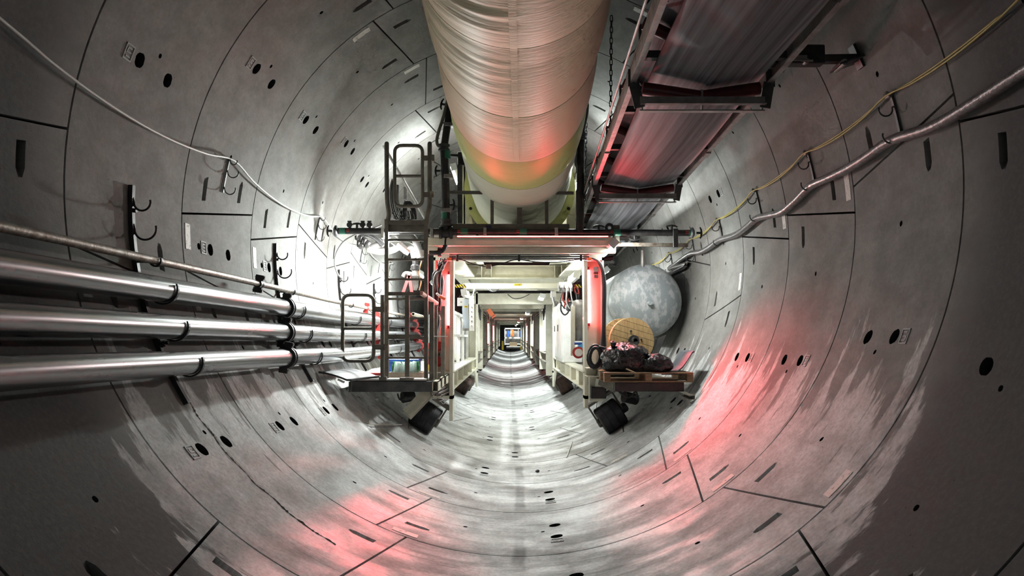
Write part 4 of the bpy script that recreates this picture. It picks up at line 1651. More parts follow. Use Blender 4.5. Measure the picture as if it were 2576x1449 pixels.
# posts beside the gates
t = thing('gate_post', 'pair of cream posts either side of the gate at the ladder top', 'post')
MB().tube(bez(gpx([(973, 362), (973, 420), (974, 500), (978, 538), (974, 562)], YLd), 5), .034, 10).obj('post', M_GRIME, t)
MB().tube(bez(gpx([(1081, 362), (1081, 420), (1081, 500), (1080, 520), (1074, 545), (1073, 562)], YLd), 5), .034, 10).obj('post', M_GRIME, t)
for x in (973, 1081):
    q = P(x, 362, YLd)
    MB().lathe([(.034, 0), (.03, .02), (.018, .032), (0, .036)], q, (0, 0, 1), 10).obj('cap', M_GRIME, t)
rl = thing('guard_rail', 'dark guard rail in front of the ladder foot on the left platform', 'railing')
MB().tube([P(962, 952, YA), P(962, 742, YA)], .03, 10).obj('post', M_GRIME, rl)
MB().bar(P(1024.5, 948, YA), P(1024.5, 744, YA), .06, .05, (0, 1, 0)).obj('post', M_GRIME, rl)
MB().bar(P(1086, 955, YA + .15), P(1086, 760, YA + .15), .065, .055, (0, 1, 0)).obj('post', M_GRIME, rl)
MB().bar(P(976, 739, YA), P(1056, 739, YA), .045, .05).obj('top_rail', M_GRIME, rl)
MB().bar(P(976, 845, YA), P(1058, 845, YA), .035, .04).obj('middle_rail', M_GRIME, rl)
gb('foot_plate', 1005, 950, 1040, 957, YA - .02, YA + .08, M_GRIME, rl)
gb('foot_plate', 953, 948, 972, 957, YA - .02, YA + .08, M_GRIME, rl)
MB().cyl(P(1059, 737, YA), P(1098, 763, YA + .75), .033, 12).obj('return_rail', mat('pink_sleeve', (.62, .30, .26, 1), .4), rl)
rl2 = thing('guard_rail', 'cream post railing along the inner edge of the left platform', 'railing')
for x, y in ((1101, 11.0), (1120, 11.35)):
    MB().bar((P(x, 0, y).x, y, zp), (P(x, 0, y).x, y, P(0, 770, y).z), .06, .07, (0, 1, 0)).obj('post', M_GRIME, rl2)
MB().bar(P(1086, 846, YA + .2), P(1125, 846, 11.4), .02, .015).obj('middle_rail', M_GRIME, rl2)

# sheet, mat and board lying on the left platform
t = thing('rubber_mat', 'black rubber mat bending off the left end of the platform', 'mat')
pr = gpx([(801, 939), (818, 941), (838, 946), (856, 952), (872, 958.5), (884, 959)], 9.62)
dv = Vector((.20, .95, .0))
vs = []
for p in pr:
    vs += [p, p + dv, p + Vector((0, 0, .025)), p + dv + Vector((0, 0, .025))]
fs = []
for k in range(len(pr) - 1):
    b = 4 * k
    fs += [(b, b + 4, b + 5, b + 1), (b + 2, b + 3, b + 7, b + 6), (b, b + 2, b + 6, b + 4), (b + 1, b + 5, b + 7, b + 3)]
fs += [(0, 1, 3, 2), (4 * len(pr) - 4, 4 * len(pr) - 2, 4 * len(pr) - 1, 4 * len(pr) - 3)]
MB().add(vs, fs, False).obj('sheet', M_RUBBER, t)
MB().bar(P(850, 955, 9.72), P(866, 962, 9.72), .06, .02).obj('edge_strip', M_WHITEP, t)
m_sheet, nt, bb = newmat('clear_plastic_sheet')
bb.inputs['Base Color'].default_value = (.72, .76, .80, 1)
bb.inputs['Roughness'].default_value = .25
bb.inputs['Transmission Weight'].default_value = .25
vs, fs = [], []
nx, ny = 20, 14
for i in range(nx + 1):
    for j in range(ny + 1):
        x = lerp(P(890, 0, YA).x, P(965, 0, YA).x, i / nx)
        y = lerp(YA + .10, 12.3, j / ny)
        z = zp + .03 + .10 * max(0, noise.noise(Vector((x * 2.3, y * 1.7, 2)))) + .05 * (j / ny) + .02 * noise.noise(Vector((x * 9, y * 6, 1)))
        vs.append((x, y, z))
for i in range(nx):
    for j in range(ny):
        a = i * (ny + 1) + j
        fs.append((a, a + ny + 1, a + ny + 2, a + 1))
o = MB().add(vs, fs, True).obj('plastic_sheet', m_sheet)
tag(o, 'crumpled clear plastic sheet spread on the left platform', 'sheet')
o = gb('red_board', 928, 938, 957, 945.5, 10.62, 10.75, M_RED)
tag(o, 'short red board lying on the left platform beside the guard rail', 'board')

# crate of bottles behind the rail
t = thing('timber_tray', 'shallow brown timber tray on the left platform behind the ladder', 'tray')
a, b = P(976, 955, 10.8), P(1062, 937, 10.8)
m_tray = mat('brown_ply', (.20, .155, .11, 1), .6, 0, (.13, .10, .075, 1), 8)
for lo, hi in (((a.x, 10.8, a.z), (b.x, 10.82, b.z)), ((a.x, 11.28, a.z), (b.x, 11.30, b.z)), ((a.x, 10.82, a.z), (a.x + .02, 11.28, b.z)), ((b.x - .02, 10.82, a.z), (b.x, 11.28, b.z))):
    MB().box(lo, hi).obj('side_board', m_tray, t)
MB().box((a.x, 10.8, a.z), (b.x, 11.3, a.z + .015)).obj('base_board', m_tray, t)
t = thing('blue_crate', 'blue plastic crate standing behind the ladder on the left platform', 'crate')
a, b = P(976, 937, 11.35), P(1052, 903, 11.35)
MB().cbox((a.x, 11.35, zp + .02), (b.x, 11.72, b.z), .012).obj('body', M_BLUE, t)
MB().cbox((a.x - .015, 11.335, b.z - .04), (b.x + .015, 11.735, b.z), .008).obj('rim', M_BLUE, t)
for px in (995, 1035):
    q = P(px, 918, 11.34)
    MB().cbox((q.x - .05, 11.338, q.z - .02), (q.x + .05, 11.352, q.z + .02), .004).obj('hand_hole', M_BLACK, t)
m_gr, nt, bb = newmat('green_bottle_plastic')
bb.inputs['Base Color'].default_value = (.04, .26, .09, 1)
bb.inputs['Roughness'].default_value = .15
bb.inputs['Transmission Weight'].default_value = .35
m_wrap, nt, bb = newmat('clear_shrink_wrap')
bb.inputs['Base Color'].default_value = (.75, .85, .82, 1)
bb.inputs['Roughness'].default_value = .18
bb.inputs['Alpha'].default_value = .30
t = thing('bottle_pack', 'shrink-wrapped pack of green plastic bottles behind the guard rail', 'bottle pack')
zb = P(0, 938, 10.9).z - .02
first = None
for i in range(7):
    for j in range(3):
        x = lerp(P(1001, 0, 10.95).x, P(1058, 0, 10.95).x, i / 6)
        q = Vector((x, 10.9 + j * .065, zb))
        if first is None:
            first = MB().lathe([(0, 0), (.026, 0), (.028, .01), (.028, .11), (.024, .125), (.010, .16), (.010, .185), (0, .185)], (0, 0, 0), (0, 0, 1), 12).obj('bottle', m_gr, t)
            o = first
        else:
            o = first.copy()
            COL.objects.link(o)
            o.parent = t
        o.location = q
vs, fs = [], []
x0, x1 = P(996, 0, 10.9).x, P(1063, 0, 10.9).x
for i in range(17):
    for j in range(9):
        u, v = i / 16, j / 8
        x = lerp(x0, x1, u)
        y = lerp(10.85, 11.08, v)
        edge = min(u, 1 - u, v, 1 - v) * 8
        z = zb + min(1, edge) * (.17 + .05 * noise.noise(Vector((x * 14, y * 14, 4))) + .03 * max(0, u - .5))
        vs.append((x, y, z))
for i in range(16):
    for j in range(8):
        q = i * 9 + j
        fs.append((q, q + 9, q + 10, q + 1))
MB().add(vs, fs, True).obj('plastic_wrap', m_wrap, t)

# red hose reel
t = thing('hose_reel', 'red fire hose reel behind the left front post of the gantry', 'hose reel')
c = P(1100, 890, 11.9)
ax = Vector((.55, -.8, 0)).normalized()
for d in (-.09, .09):
    MB().lathe([(.05, -.008), (.19, -.008), (.205, 0), (.19, .008), (.05, .008)], c + ax * d, ax, 28, False).obj('side_disc', M_RED, t)
for k in range(5):
    MB().lathe([(.13 + .012 * math.cos(a) , .016 * math.sin(a)) for a in [2 * PI * q / 8 for q in range(9)]], c + ax * (-.066 + .033 * k), ax, 28).obj('hose_turn', M_BLACK, t)
MB().cyl(c - ax * .14, c + ax * .14, .03, 10).obj('axle', M_STEEL, t)
MB().bar(c + Vector((0, .02, 0)), c + Vector((0, .02, -.42)), .05, .05, (0, 1, 0)).obj('stand', M_RED, t)

# pipework and gear behind the ladder
t = thing('filter_vessel', 'grey cylindrical filter vessel with a black cap seen through the ladder', 'filter')
c = P(1044, 730, 12.4)
h = P(0, 676, 12.4).z - c.z
MB().lathe([(0, 0), (.035, 0), (.045, .03), (.058, .05), (.058, h * .62), (.064, h * .62), (.064, h * .72), (.055, h * .74), (.055, h), (0, h)], c, (0, 0, 1), 20).obj('body', M_STEEL, t)
MB().lathe([(.075, 0), (.075, .07), (.05, .09), (.05, .17), (0, .17)], c + Vector((0, 0, h * .95)), (0, 0, 1), 16, False).obj('cap', M_BLACK, t)
MB().cyl(c + Vector((0, 0, h + .12)), c + Vector((0, 0, h + .30)), .042, 14).obj('red_pipe', M_RED, t)
MB().tube(bez([c + Vector((-.05, 0, h * .75)), c + Vector((-.16, -.02, h * .78)), c + Vector((-.2, -.03, h * .62))], 6), .035, 10).obj('elbow', M_STEEL, t)
MB().tube(bez([c + Vector((.07, 0, 0)), c + Vector((.1, 0, .15)), c + Vector((.06, 0, .3)), c + Vector((.11, 0, .5))], 6), .012, 8).obj('copper_tube', mat('copper', (.42, .22, .12, 1), .35, .7), t)
t = thing('red_strap', 'pair of red straps splayed like a tripod behind the ladder', 'strap')
q = P(1029, 693, 12.3)
for x in (1014, 1036):
    MB().bar(q, P(x, 736, 12.3), .05, .012, (0, 1, 0)).obj('webbing', mat('pink_red_webbing', (.60, .10, .10, 1), .6), t)
MB().cyl(q, q + Vector((0, 0, .05)), .03, 10).obj('hook', M_STEEL, t)
t = thing('manifold_hose', 'thick dark hose arching behind the top of the ladder', 'hose')
MB().tube(bez(gpx([(935, 622), (960, 612), (985, 600), (1010, 592), (1035, 595), (1048, 612), (1056, 636)], 11.9), 6), .055, 12).obj('hose', M_CABLEG, t)
MB().cyl(P(1055, 632, 11.9), P(1060, 648, 11.9), .075, 14).obj('coupling', M_STEEL, t)
t = thing('manifold_hose', 'pale hose arching below the dark one behind the ladder', 'hose')
MB().tube(bez(gpx([(925, 628), (955, 634), (985, 630), (1005, 620), (1025, 617), (1040, 626), (1044, 640)], 12.1), 6), .055, 12).obj('hose', M_WHITEP, t)
MB().cyl(P(1043, 632, 12.1), P(1046, 650, 12.1), .075, 14).obj('coupling', M_STEEL, t)
t = thing('valve_manifold', 'cluster of chrome valves left of the ladder under the water curtain pipe', 'valve')
for k, (x, y) in enumerate(((905, 600), (916, 606), (925, 614), (910, 618))):
    c = P(x, y, 11.8)
    MB().lathe([(0, -.06), (.03, -.06), (.045, -.03), (.045, .03), (.03, .06), (0, .06)], c, (0.5, 0, 1), 14).obj('valve_body', M_GALV, t)
    MB().lathe([(.05, -.012), (.06, 0), (.05, .012)], c + Vector((-.06, -.02, .03)), (1, .3, 0), 12).obj('hand_wheel', M_BLACK, t)
MB().tube(bez(gpx([(905, 600), (920, 590), (945, 600), (965, 618)], 11.85), 6), .04, 12).obj('pipe', M_GALV, t)
t = thing('hose_bundle', 'coil of black hoses hung behind the gate at the ladder top', 'hose')
for k in range(7):
    x = 985 + 2.4 * k
    MB().tube(bez(gpx([(x + 2, 450 + 3 * k), (x - 3 + k, 470), (x - 5 + k * 1.5, 510), (x + 4 + 3 * k, 548), (x + 18 + 4 * k, 552), (x + 20 + 3 * k, 530)], 11.5 + .02 * k), 5), .011, 6).obj('hose_loop', M_CABLE if k % 3 else M_CABLEG, t)
for k in range(4):
    x = 1022 + 3 * k
    MB().tube(bez(gpx([(x - 6, 548), (x - 8, 525), (x - 3, 508), (x + 5, 512), (x + 14, 530), (x + 16, 552)], 11.6 + .02 * k), 5), .010, 6).obj('hose_loop', M_CABLE, t)
t = thing('hanger_post', 'small grey notice post standing behind the gate at the ladder top', 'post')
gb('plate', 1015, 470, 1024, 503, 12.3, 12.33, M_STEEL, t)
MB().bar(P(1019, 503, 12.32), P(1019, 562, 12.32), .03, .03, (0, 1, 0)).obj('stem', M_STEEL, t)
tag(MB().tube(bez(gpx([(960, 566), (925, 580), (890, 592), (862, 610), (845, 640), (842, 665), (850, 690), (862, 702)], 11.4), 8), .012, 8).obj('drooping_cable', M_CABLEG),
    'thin grey cable drooping from the water curtain pipe to a wall hook', 'cable')
tag(MB().cyl(P(965, 366, 11.4), P(1075, 560, 11.9), .022, 12).obj('slanting_tube', M_WHITEP), 'pale slanting tube behind the gate at the ladder top', 'tube')
tag(MB().pipe(P(1039, 790, 12.2), P(1062, 797, 12.8), .03, .024).obj('pipe_stub', M_CREAM), 'short cream pipe with an open dark end behind the guard rail', 'pipe')

# ================================================================ WATER CURTAIN PIPEWORK
YW = 11.0
wc = thing('water_curtain', 'black pipe arch with spray nozzles across the front of the gantry', 'pipework')
MB().cyl(P(848, 581, YW), P(1742, 586, YW), .048, 18).obj('horizontal_pipe', M_BLACK, wc)
arch = gpx([(1122, 585), (1121, 480), (1117, 372)], YW)
MB().tube(arch, .062, 18).obj('left_riser', M_BLACK, wc)
top = gpx([(1117, 372), (1128, 300), (1143, 232)], YW) + [Vector((duct_axis(YW).x - .62, YW, 5.83)), Vector((duct_axis(YW).x, YW, 6.0)), Vector((duct_axis(YW).x + .62, YW, 5.83))] + gpx([(1470, 250), (1462, 330)], YW)
MB().tube(bez(top, 5), .056, 16).obj('arch_pipe', M_BLACK, wc)
MB().tube(gpx([(1462, 330), (1460, 470), (1459, 585)], YW), .058, 18).obj('right_riser', M_BLACK, wc)
for x, y in ((1117, 372), (1462, 345), (1122, 560)):
    MB().lathe([(.06, -.05), (.088, -.05), (.088, -.02), (.072, -.012), (.072, .012), (.088, .02), (.088, .05), (.06, .05)], P(x, y, YW), (0, 0, 1), 20, False).obj('coupling', M_DKGREY, wc)
MB().lathe([(.05, -.10), (.10, -.10), (.10, -.06), (.075, -.05), (.075, .05), (.10, .06), (.10, .10), (.05, .10)], P(1122, 586, YW), (1, 0, 0), 20, False).obj('tee', M_BLACK, wc)
MB().tube(bez(gpx([(1122, 592), (1121, 606), (1119, 622), (1110, 633), (1098, 636), (1080, 636)], YW), 6), .035, 14).obj('drain_elbow', M_BLACK, wc)
MB().lathe([(.03, -.025), (.07, -.025), (.07, .025), (.03, .025)], P(1106, 634, YW), (1, 0, 0), 18, False).obj('drain_flange', M_BLACK, wc)


def nozzle(x, y, d):
    """T spray nozzle: stem and curved deflector"""
    p = P(x, y, YW)
    d = Vector(d).normalized()
    s = d.cross(Vector((0, 1, 0))).normalized()
    m = MB().cyl(p, p + d * .075, .018, 10)
    q = p + d * .075
    m.tube([q + s * -.085 - d * .022, q + s * -.05 - d * .004, q, q + s * .05 - d * .004, q + s * .085 - d * .022], lambda i: (.010, .014, .017, .014, .010)[i], 8)
    m.obj('spray_nozzle', M_BLACK, wc)


for x, y, d in ((1200, 589, (0, 0, -1)), (1384, 590, (0, 0, -1)), (1690, 580, (0, 0, 1)), (1597, 591, (0, 0, -1)), (1108, 430, (-1, 0, 0)), (1122, 264, (-1, 0, .2)),
                (1130, 515, (1, 0, 0)), (1506, 580, (0, 0, 1)), (836, 581, (-1, 0, 0)), (1752, 586, (1, 0, 0)), (898, 575, (0, 0, 1))):
    nozzle(x, y, d)
for x, y in ((845, 581), (1741, 586)):
    MB().lathe([(0, -.03), (.05, -.03), (.085, -.01), (.085, .01), (.05, .03), (0, .03)], P(x, y, YW), (1, 0, 0), 18).obj('end_cap', M_DKGREY, wc)
for x in (880, 913, 930):
    p = P(x, 566, YW)
    MB().lathe([(0, -.03), (.042, -.03), (.045, 0), (.042, .03), (0, .03)], p, (0, 1, 0), 14, False).cyl(p, p + Vector((0, 0, -.07)), .02, 8).bar(p + Vector((-.03, -.02, .05)), p + Vector((.03, -.02, .05)), .02, .02).obj('valve', M_BLACK, wc)
for x in (962, 1220, 1400, 1086):
    gb('pipe_clamp', x - 4, 572, x + 4, 599, YW - .06, YW + .06, M_STEEL, wc)
for x, y in ((1126, 442), (1120, 528)):
    gb('pipe_clamp', x - 10, y - 5, x + 13, y + 5, YW - .075, YW + .07, M_STEEL, wc)
gb('pipe_clamp', 1118, 307, 1142, 316, YW - .075, YW + .07, M_STEEL, wc)
for x, y0, w in ((862, 581, 14), (1004, 581, 16), (1168, 583, 18), (1316, 583.5, 18), (1552, 585, 18), (1736, 586, 10)):
    MB().cyl(P(x - w / 2, y0, YW), P(x + w / 2, y0, YW), .0495, 18).obj('green_band', M_GREEN, wc)
    for k in range(2):
        q = P(x + (w / 2 + 4 if x < 1100 else -w / 2 - 8), y0 - 2.5 + 4.5 * k, YW)
        MB().box((q.x, YW - .0497, q.z - .007), (q.x + .045, YW - .046, q.z + .007)).obj('red_flow_mark', M_RED, wc)
for x, y in ((1123, 390), (1121, 545)):
    MB().cyl(P(x, y + 10, YW), P(x, y - 10, YW), .0635, 18).obj('green_band', M_GREEN, wc)
t = thing('pipe_support_bar', 'dark rusty bar carrying the right end of the water curtain pipe', 'bracket')
MB().bar(P(1543, 615, YW), P(1730, 617, YW), .06, .055).obj('bar', M_RUSTY, t)
gb('hanger_plate', 1694, 575, 1706, 622, YW - .075, YW - .055, M_BLACK, t)
gb('support_block', 1543, 566, 1559, 612, YW + .06, YW + .16, M_GRIME, t)
q = P(1533, 573, YW + .1)
m = MB()
m.lathe([(.028, -.012), (.07, -.012), (.07, .012), (.028, .012), (.028, -.012)], q, (0, 1, 0), 20, False)
m.obj('lifting_eye', M_DKGREY, t)
t = thing('bent_handle', 'grey bent pipe rail running up beside the left riser of the water curtain', 'railing')
MB().tube(bez(gpx([(1132, 226), (1118, 285), (1104, 330), (1099, 352), (1102, 366), (1114, 371)], YW - .03), 6), .024, 10).obj('rail', M_GRIME, t)
MB().cyl(P(1113, 309, YW - .03), P(1126, 311, YW - .02), .012, 8).obj('stay', M_GRIME, t)

# guard rail of the upper deck
YU = 11.2
gr = thing('guard_rail', 'grimy cream guard rail along the upper deck in front of the duct', 'railing')
MB().bar(P(1130, 484, YU), P(1443, 486, YU), .05, .045).obj('top_rail', M_GRIME, gr)
for x in (1238, 1307, 1375):
    MB().bar(P(x, 564, YU), P(x, 488, YU), .05 if x != 1307 else .075, .05, (0, 1, 0)).obj('post', M_GRIME, gr)
for x0, x1 in ((1238, 1370),):
    MB().tube(bez(gpx([(1238, 500), (1242, 493), (1252, 491), (1355, 491), (1370, 493), (1376, 502)], YU), 4), .02, 8).obj('inner_rail', M_GRIME, gr)
m = MB()
a = gpx([(1289, 479), (1327, 479), (1319, 494), (1297, 494)], YU - .03)
vs = a + [p + Vector((0, .05, 0)) for p in a]
m.add(vs, [(0, 3, 2, 1), (4, 5, 6, 7), (0, 1, 5, 4), (1, 2, 6, 5), (2, 3, 7, 6), (3, 0, 4, 7)]).obj('blue_clip', mat('navy_tape', (.02, .02, .07, 1), .5), gr)
gb('blue_clip', 1221, 567, 1236, 578, 11.0, 11.04, mat('navy_tape_2', (.02, .02, .07, 1), .5), gr)
# cassette arms
ca = thing('cassette_arm', 'black column with a short arm left of the duct on the upper deck', 'column')
MB().bar(P(1157, 562, 11.5), P(1157, 415, 11.5), .075, .075, (0, 1, 0)).obj('column', M_DKGREY, ca)
m = MB()
a = gpx([(1131, 388), (1151, 388), (1152, 383), (1175, 382), (1175, 398), (1167, 415), (1152, 415), (1152, 394), (1131, 392)], 11.48)
n = len(a)
m.add(a + [p + Vector((0, .1, 0)) for p in a], [tuple(range(n))[::-1], tuple(range(n, 2 * n))] + [(i, (i + 1) % n, n + (i + 1) % n, n + i) for i in range(n)])
m.obj('arm', M_BLACK, ca)
ca = thing('cassette_arm', 'black column right of the duct beside the hanging chain', 'column')
MB().bar(P(1458, 562, 11.5), P(1458, 420, 11.5), .085, .075, (0, 1, 0)).obj('column', M_DKGREY, ca)
MB().lathe([(.05, 0), (.075, .07), (.085, .2), (.06, .26), (.03, .28), (.03, .36), (.05, .38), (.05, .44), (0, .46)], P(1457, 425, 11.5), (0, 0, 1), 14, False).obj('head', M_BLACK, ca)

# ================================================================ RIGHT SIDE: platform, pallet, bags, drum, tank
rp = thing('side_platform', 'black beam platform under the wooden pallet on the right', 'platform')
gb('front_beam', 1547, 962, 1721, 985, YA + .05, YA + .2, M_BLACK, rp)
MB().box((XI1 + .32, YA + .22, P(0, 962, YA).z - .02), (P(1716, 0, YA).x - .05, 13.6, P(0, 962, YA).z)).obj('deck_plate', M_GRIME, rp)
m = MB()
a = P(1478, 948, 11.1)
b = P(1508, 926, 11.1)
w = .012
m.box((a.x, 11.1, a.z), (b.x, 11.5, a.z + w)).box((a.x, 11.1, b.z - w), (b.x, 11.5, b.z)).box((b.x - w, 11.1, a.z), (b.x, 11.5, b.z)).box((a.x, 11.3, a.z), (b.x, 11.31, b.z))
m.obj('box_bracket', M_CREAM, rp)
MB().bar(P(1508, 955, 11.3), P(1548, 975, 11.0), .02, .16).obj('diagonal_bracket', M_GRIME, rp)

M_WOOD = mat('pallet_wood', (.30, .19, .10, 1), .6, 0, (.17, .10, .055, 1), 5, (.38, .66), .2, 30, stretch=(1, 6, 6))
pl = thing('wooden_pallet', 'weathered wooden pallet under the black bags on the right platform', 'pallet')
z0, z1 = P(0, 962, YA - .15).z, P(0, 937, YA - .15).z
xa, xb = P(1512, 0, YA - .15).x, P(1729, 0, YA - .15).x
yp0, yp1 = YA - .15, YA + .85
for k in range(7):
    y = lerp(yp0, yp1 - .1, k / 6)
    MB().cbox((xa, y, z1 - .02), (xb, y + .095, z1), .004).obj('top_board', M_WOOD, pl)
for k in range(3):
    y = lerp(yp0, yp1 - .1, k / 2)
    MB().cbox((xa, y, z0), (xb, y + .1, z0 + .018), .004).obj('bottom_board', M_WOOD, pl)
for x in (xa, (xa + xb) / 2 - .045, xb - .09):
    for y in (yp0, (yp0 + yp1) / 2 - .05, yp1 - .1):
        MB().cbox((x, y, z0 + .018), (x + .09, y + .1, z1 - .02), .004).obj('block', M_WOOD, pl)
tag(MB().bar(P(1576, 928, YA - .12), P(1598, 938, YA - .25), .03, .012).obj('wood_offcut', M_WOOD), 'splintered pale wood offcut lying on the pallet edge', 'offcut')

m_bag, nt, bb = newmat('black_bag_plastic')
bb.inputs['Base Color'].default_value = (.012, .012, .014, 1)
bb.inputs['Roughness'].default_value = .22
tc = nt.nodes.new('ShaderNodeTexCoord')
vo = nt.nodes.new('ShaderNodeTexNoise')
vo.inputs['Scale'].default_value = 7
vo.inputs['Detail'].default_value = 3
vo.inputs['Distortion'].default_value = 2.2
bp = nt.nodes.new('ShaderNodeBump')
bp.inputs['Strength'].default_value = .9
bp.inputs['Distance'].default_value = .05
nt.links.new(tc.outputs['Object'], vo.inputs['Vector'])
nt.links.new(vo.outputs[0], bp.inputs['Height'])
nt.links.new(bp.outputs[0], bb.inputs['Normal'])


def bag(lab, c, rx, ry, rz, seed, knot):
    t = thing('rubbish_bag', lab, 'bag', 'black rubbish bags on the pallet')
    vs, fs = [], []
    nu, nv = 40, 22
    for j in range(nv + 1):
        v = j / nv
        ph = -PI / 2 + PI * v
        for i in range(nu):
            a = 2 * PI * i / nu
            d = Vector((math.cos(a) * math.cos(ph), math.sin(a) * math.cos(ph), math.sin(ph)))
            q = 1 + .16 * noise.noise(d * 2.1 + Vector((seed, 0, 0))) + .10 * abs(noise.noise(d * 4.5 + Vector((0, seed, 0)))) - .05 * abs(noise.noise(d * 9 + Vector((0, 0, seed))))
            z = d.z * q
            z = max(z, -.62)
            vs.append(c + Vector((d.x * q * rx, d.y * q * ry, (z + .62) / 1.62 * rz)))
    for j in range(nv):
        for i in range(nu):
            a, b = j * nu + i, j * nu + (i + 1) % nu
            fs.append((a, b, b + nu, a + nu))
    MB().add(vs, fs, True).obj('bag_body', m_bag, t)
    k = Vector(knot)
    m = MB().lathe([(.05, -.05), (.022, 0), (.018, .02), (.035, .06), (.05, .10), (.03, .12), (0, .11)], k, (.2, -.1, 1), 11, False)
    m.obj('knot', m_bag, t)


zt1 = z1 + .004
bag('larger crumpled black rubbish bag on the left of the pallet', Vector((P(1568, 0, YA + .1).x, YA + .22, zt1)), .37, .30, .40, 1.7, P(1540, 879, YA + .1))
bag('smaller black rubbish bag with a tied knot on the right of the pallet', Vector((P(1640, 0, YA - .0).x, YA + .06, zt1)), .24, .20, .245, 5.2, P(1620, 905, YA + .05))
hc = thing('hose_coil', 'coil of ribbed black hose leaning on the right front post', 'hose')
for k in range(2):
    pts = []
    for i in range(32):
        a = 2 * PI * i / 32
        pts.append(P(1497 + (13 + 4.5 * k) * math.cos(a), 897 + (22 + 6 * k) * math.sin(a) - (3 * math.cos(a)), 10.85 + .05 * k))
    MB().tube(pts, lambda i: .024 + .004 * (i % 2), 10, closed=True).obj('loop', M_CABLE, hc)
MB().tube(bez(gpx([(1506, 873), (1516, 875), (1528, 880), (1534, 889)], 10.85), 5), .024, 10).obj('tail', M_CABLE, hc)

# curved rubber mat at the right end
t = thing('rubber_mat', 'dark rubber mat curling up beside the right end of the pallet', 'mat')
prf = [(1664, 939), (1690, 940), (1706, 936), (1718, 925), (1730, 908), (1741, 890), (1747, 886)]
vs, fs = [], []
for (x, y) in prf:
    p = P(x, y, 10.45)
    for dx in (0, 1):
        for dz in (0, .022):
            vs.append(p + Vector((-.02 * dx, .62 * dx, dz + .0 * dx)))
for k in range(len(prf) - 1):
    b = 4 * k
    fs += [(b, b + 2, b + 6, b + 4), (b + 1, b + 5, b + 7, b + 3), (b, b + 4, b + 5, b + 1), (b + 2, b + 3, b + 7, b + 6)]
fs += [(0, 1, 3, 2), (4 * len(prf) - 4, 4 * len(prf) - 2, 4 * len(prf) - 1, 4 * len(prf) - 3)]
M_MAT = mat('grey_rubber_mat', (.055, .065, .08, 1), .5, 0, (.13, .15, .18, 1), 5, (.4, .7), .1)
MB().add(vs, fs).obj('sheet', M_MAT, t)
MB().bar(P(1664, 940, 10.44), P(1706, 940, 10.44), .02, .03).obj('edge_strip', M_RUBBER, t)

# cable drum
cd = thing('cable_drum', 'plywood cable drum standing behind the black bags on the right', 'cable drum')
M_PLY = mat('yellow_pine', (.62, .44, .21, 1), .55, 0, (.42, .26, .11, 1), 4, (.36, .66), .12, 20, stretch=(9, 1, 1.5))
dc = P(1590, 857, 11.35)
rd = 58 / 1860 * 11.35
tilt = math.radians(-16)
da = Vector((-.17, .98, 0)).normalized()
su = da.cross(Vector((0, 0, 1))).normalized()
uu = su.cross(da)
pa, pb = su * math.cos(tilt) + uu * math.sin(tilt), -su * math.sin(tilt) + uu * math.cos(tilt)
for f_, off in (('near', 0), ('far', .42)):
    npl = 8
    for k in range(npl):
        b0, b1 = -rd + 2 * rd * k / npl + .0025, -rd + 2 * rd * (k + 1) / npl - .0025
        prof = []
        for s in range(7):
            b = lerp(b0, b1, s / 6)
            prof.append((math.sqrt(max(rd * rd - b * b, 1e-6)), b))
        loop = prof + [(-a, b) for a, b in prof[::-1]]
        n = len(loop)
        vs = [dc + da * (off + d) + pa * a + pb * b for d in (0, .06) for a, b in loop]
        MB().add(vs, [tuple(range(n)), tuple(range(n, 2 * n))[::-1]] + [(i, n + i, n + (i + 1) % n, (i + 1) % n) for i in range(n)]).obj('plank', M_PLY, cd)
MB().cyl(dc + da * .05, dc + da * .43, rd * .5, 24).obj('core', M_PLY, cd)
MB().lathe([(.035, -.16), (.05, -.16), (.05, -.10), (.085, -.10), (.085, -.06), (.05, -.05), (.05, .0), (.035, .0), (.035, -.16)], dc, da, 20, False).obj('axle_tube', M_DKGREY, cd)
for k in range(4):
    a = k * PI / 2 + .4
    q = dc + pa * math.cos(a) * rd * .42 + pb * math.sin(a) * rd * .42
    MB().cyl(q - da * .012, q, .016, 8).obj('bolt', M_DKGREY, cd)
MB().tube(bez([dc - da * .13 + Vector((0, 0, -.02)), dc - da * .13 + Vector((.03, -.02, -.18)), dc - da * .13 + Vector((.10, -.05, -.34)), dc - da * .1 + Vector((.17, -.03, -.42))], 6), .04, 12).obj('pipe_tail', M_DKGREY, cd)

# pressure tank
tk = thing('air_tank', 'large grey pressure tank with peeling paint against the right wall', 'tank')
M_TANK = mat('peeling_grey_paint', (.30, .345, .36, 1), .5, 0, (.50, .53, .54, 1), 9, (.47, .58), .12, 18, stretch=(1, 1, .6))
tc_ = P(1623, 757, 12.95)
rt_ = 93.5 / 1860 * 12.95
prof = [(rt_ * math.sin(a), .55 * rt_ * (1 - math.cos(a))) for a in [PI / 2 * k / 12 for k in range(13)]]
prof += [(rt_, 2.6)] + [(rt_ * math.cos(a), 2.6 + .55 * rt_ * math.sin(a)) for a in [PI / 2 * k / 8 for k in range(1, 9)]]
MB().lathe(prof, tc_ - Vector((0, .45 * rt_, 0)), (0, 1, 0), 56).obj('shell', M_TANK, tk)
q = P(1634, 763, 12.62)
MB().cyl(q - Vector((0, .09, 0)), q + Vector((0, .1, 0)), .035, 12).obj('nozzle', M_TANK, tk)
q = P(1617, 664, 12.9)
MB().cyl(q - Vector((0, 0, .1)), q + Vector((0, 0, .24)), .032, 12).obj('outlet_pipe', M_STEEL, tk)
for y in (13.3, 14.6):
    s = MB()
    s.box((tc_.x - rt_ * .8, y, tc_.z - rt_ - .45), (tc_.x + rt_ * .25, y + .08, tc_.z - rt_ * .78))
    s.obj('saddle', M_CREAM, tk)

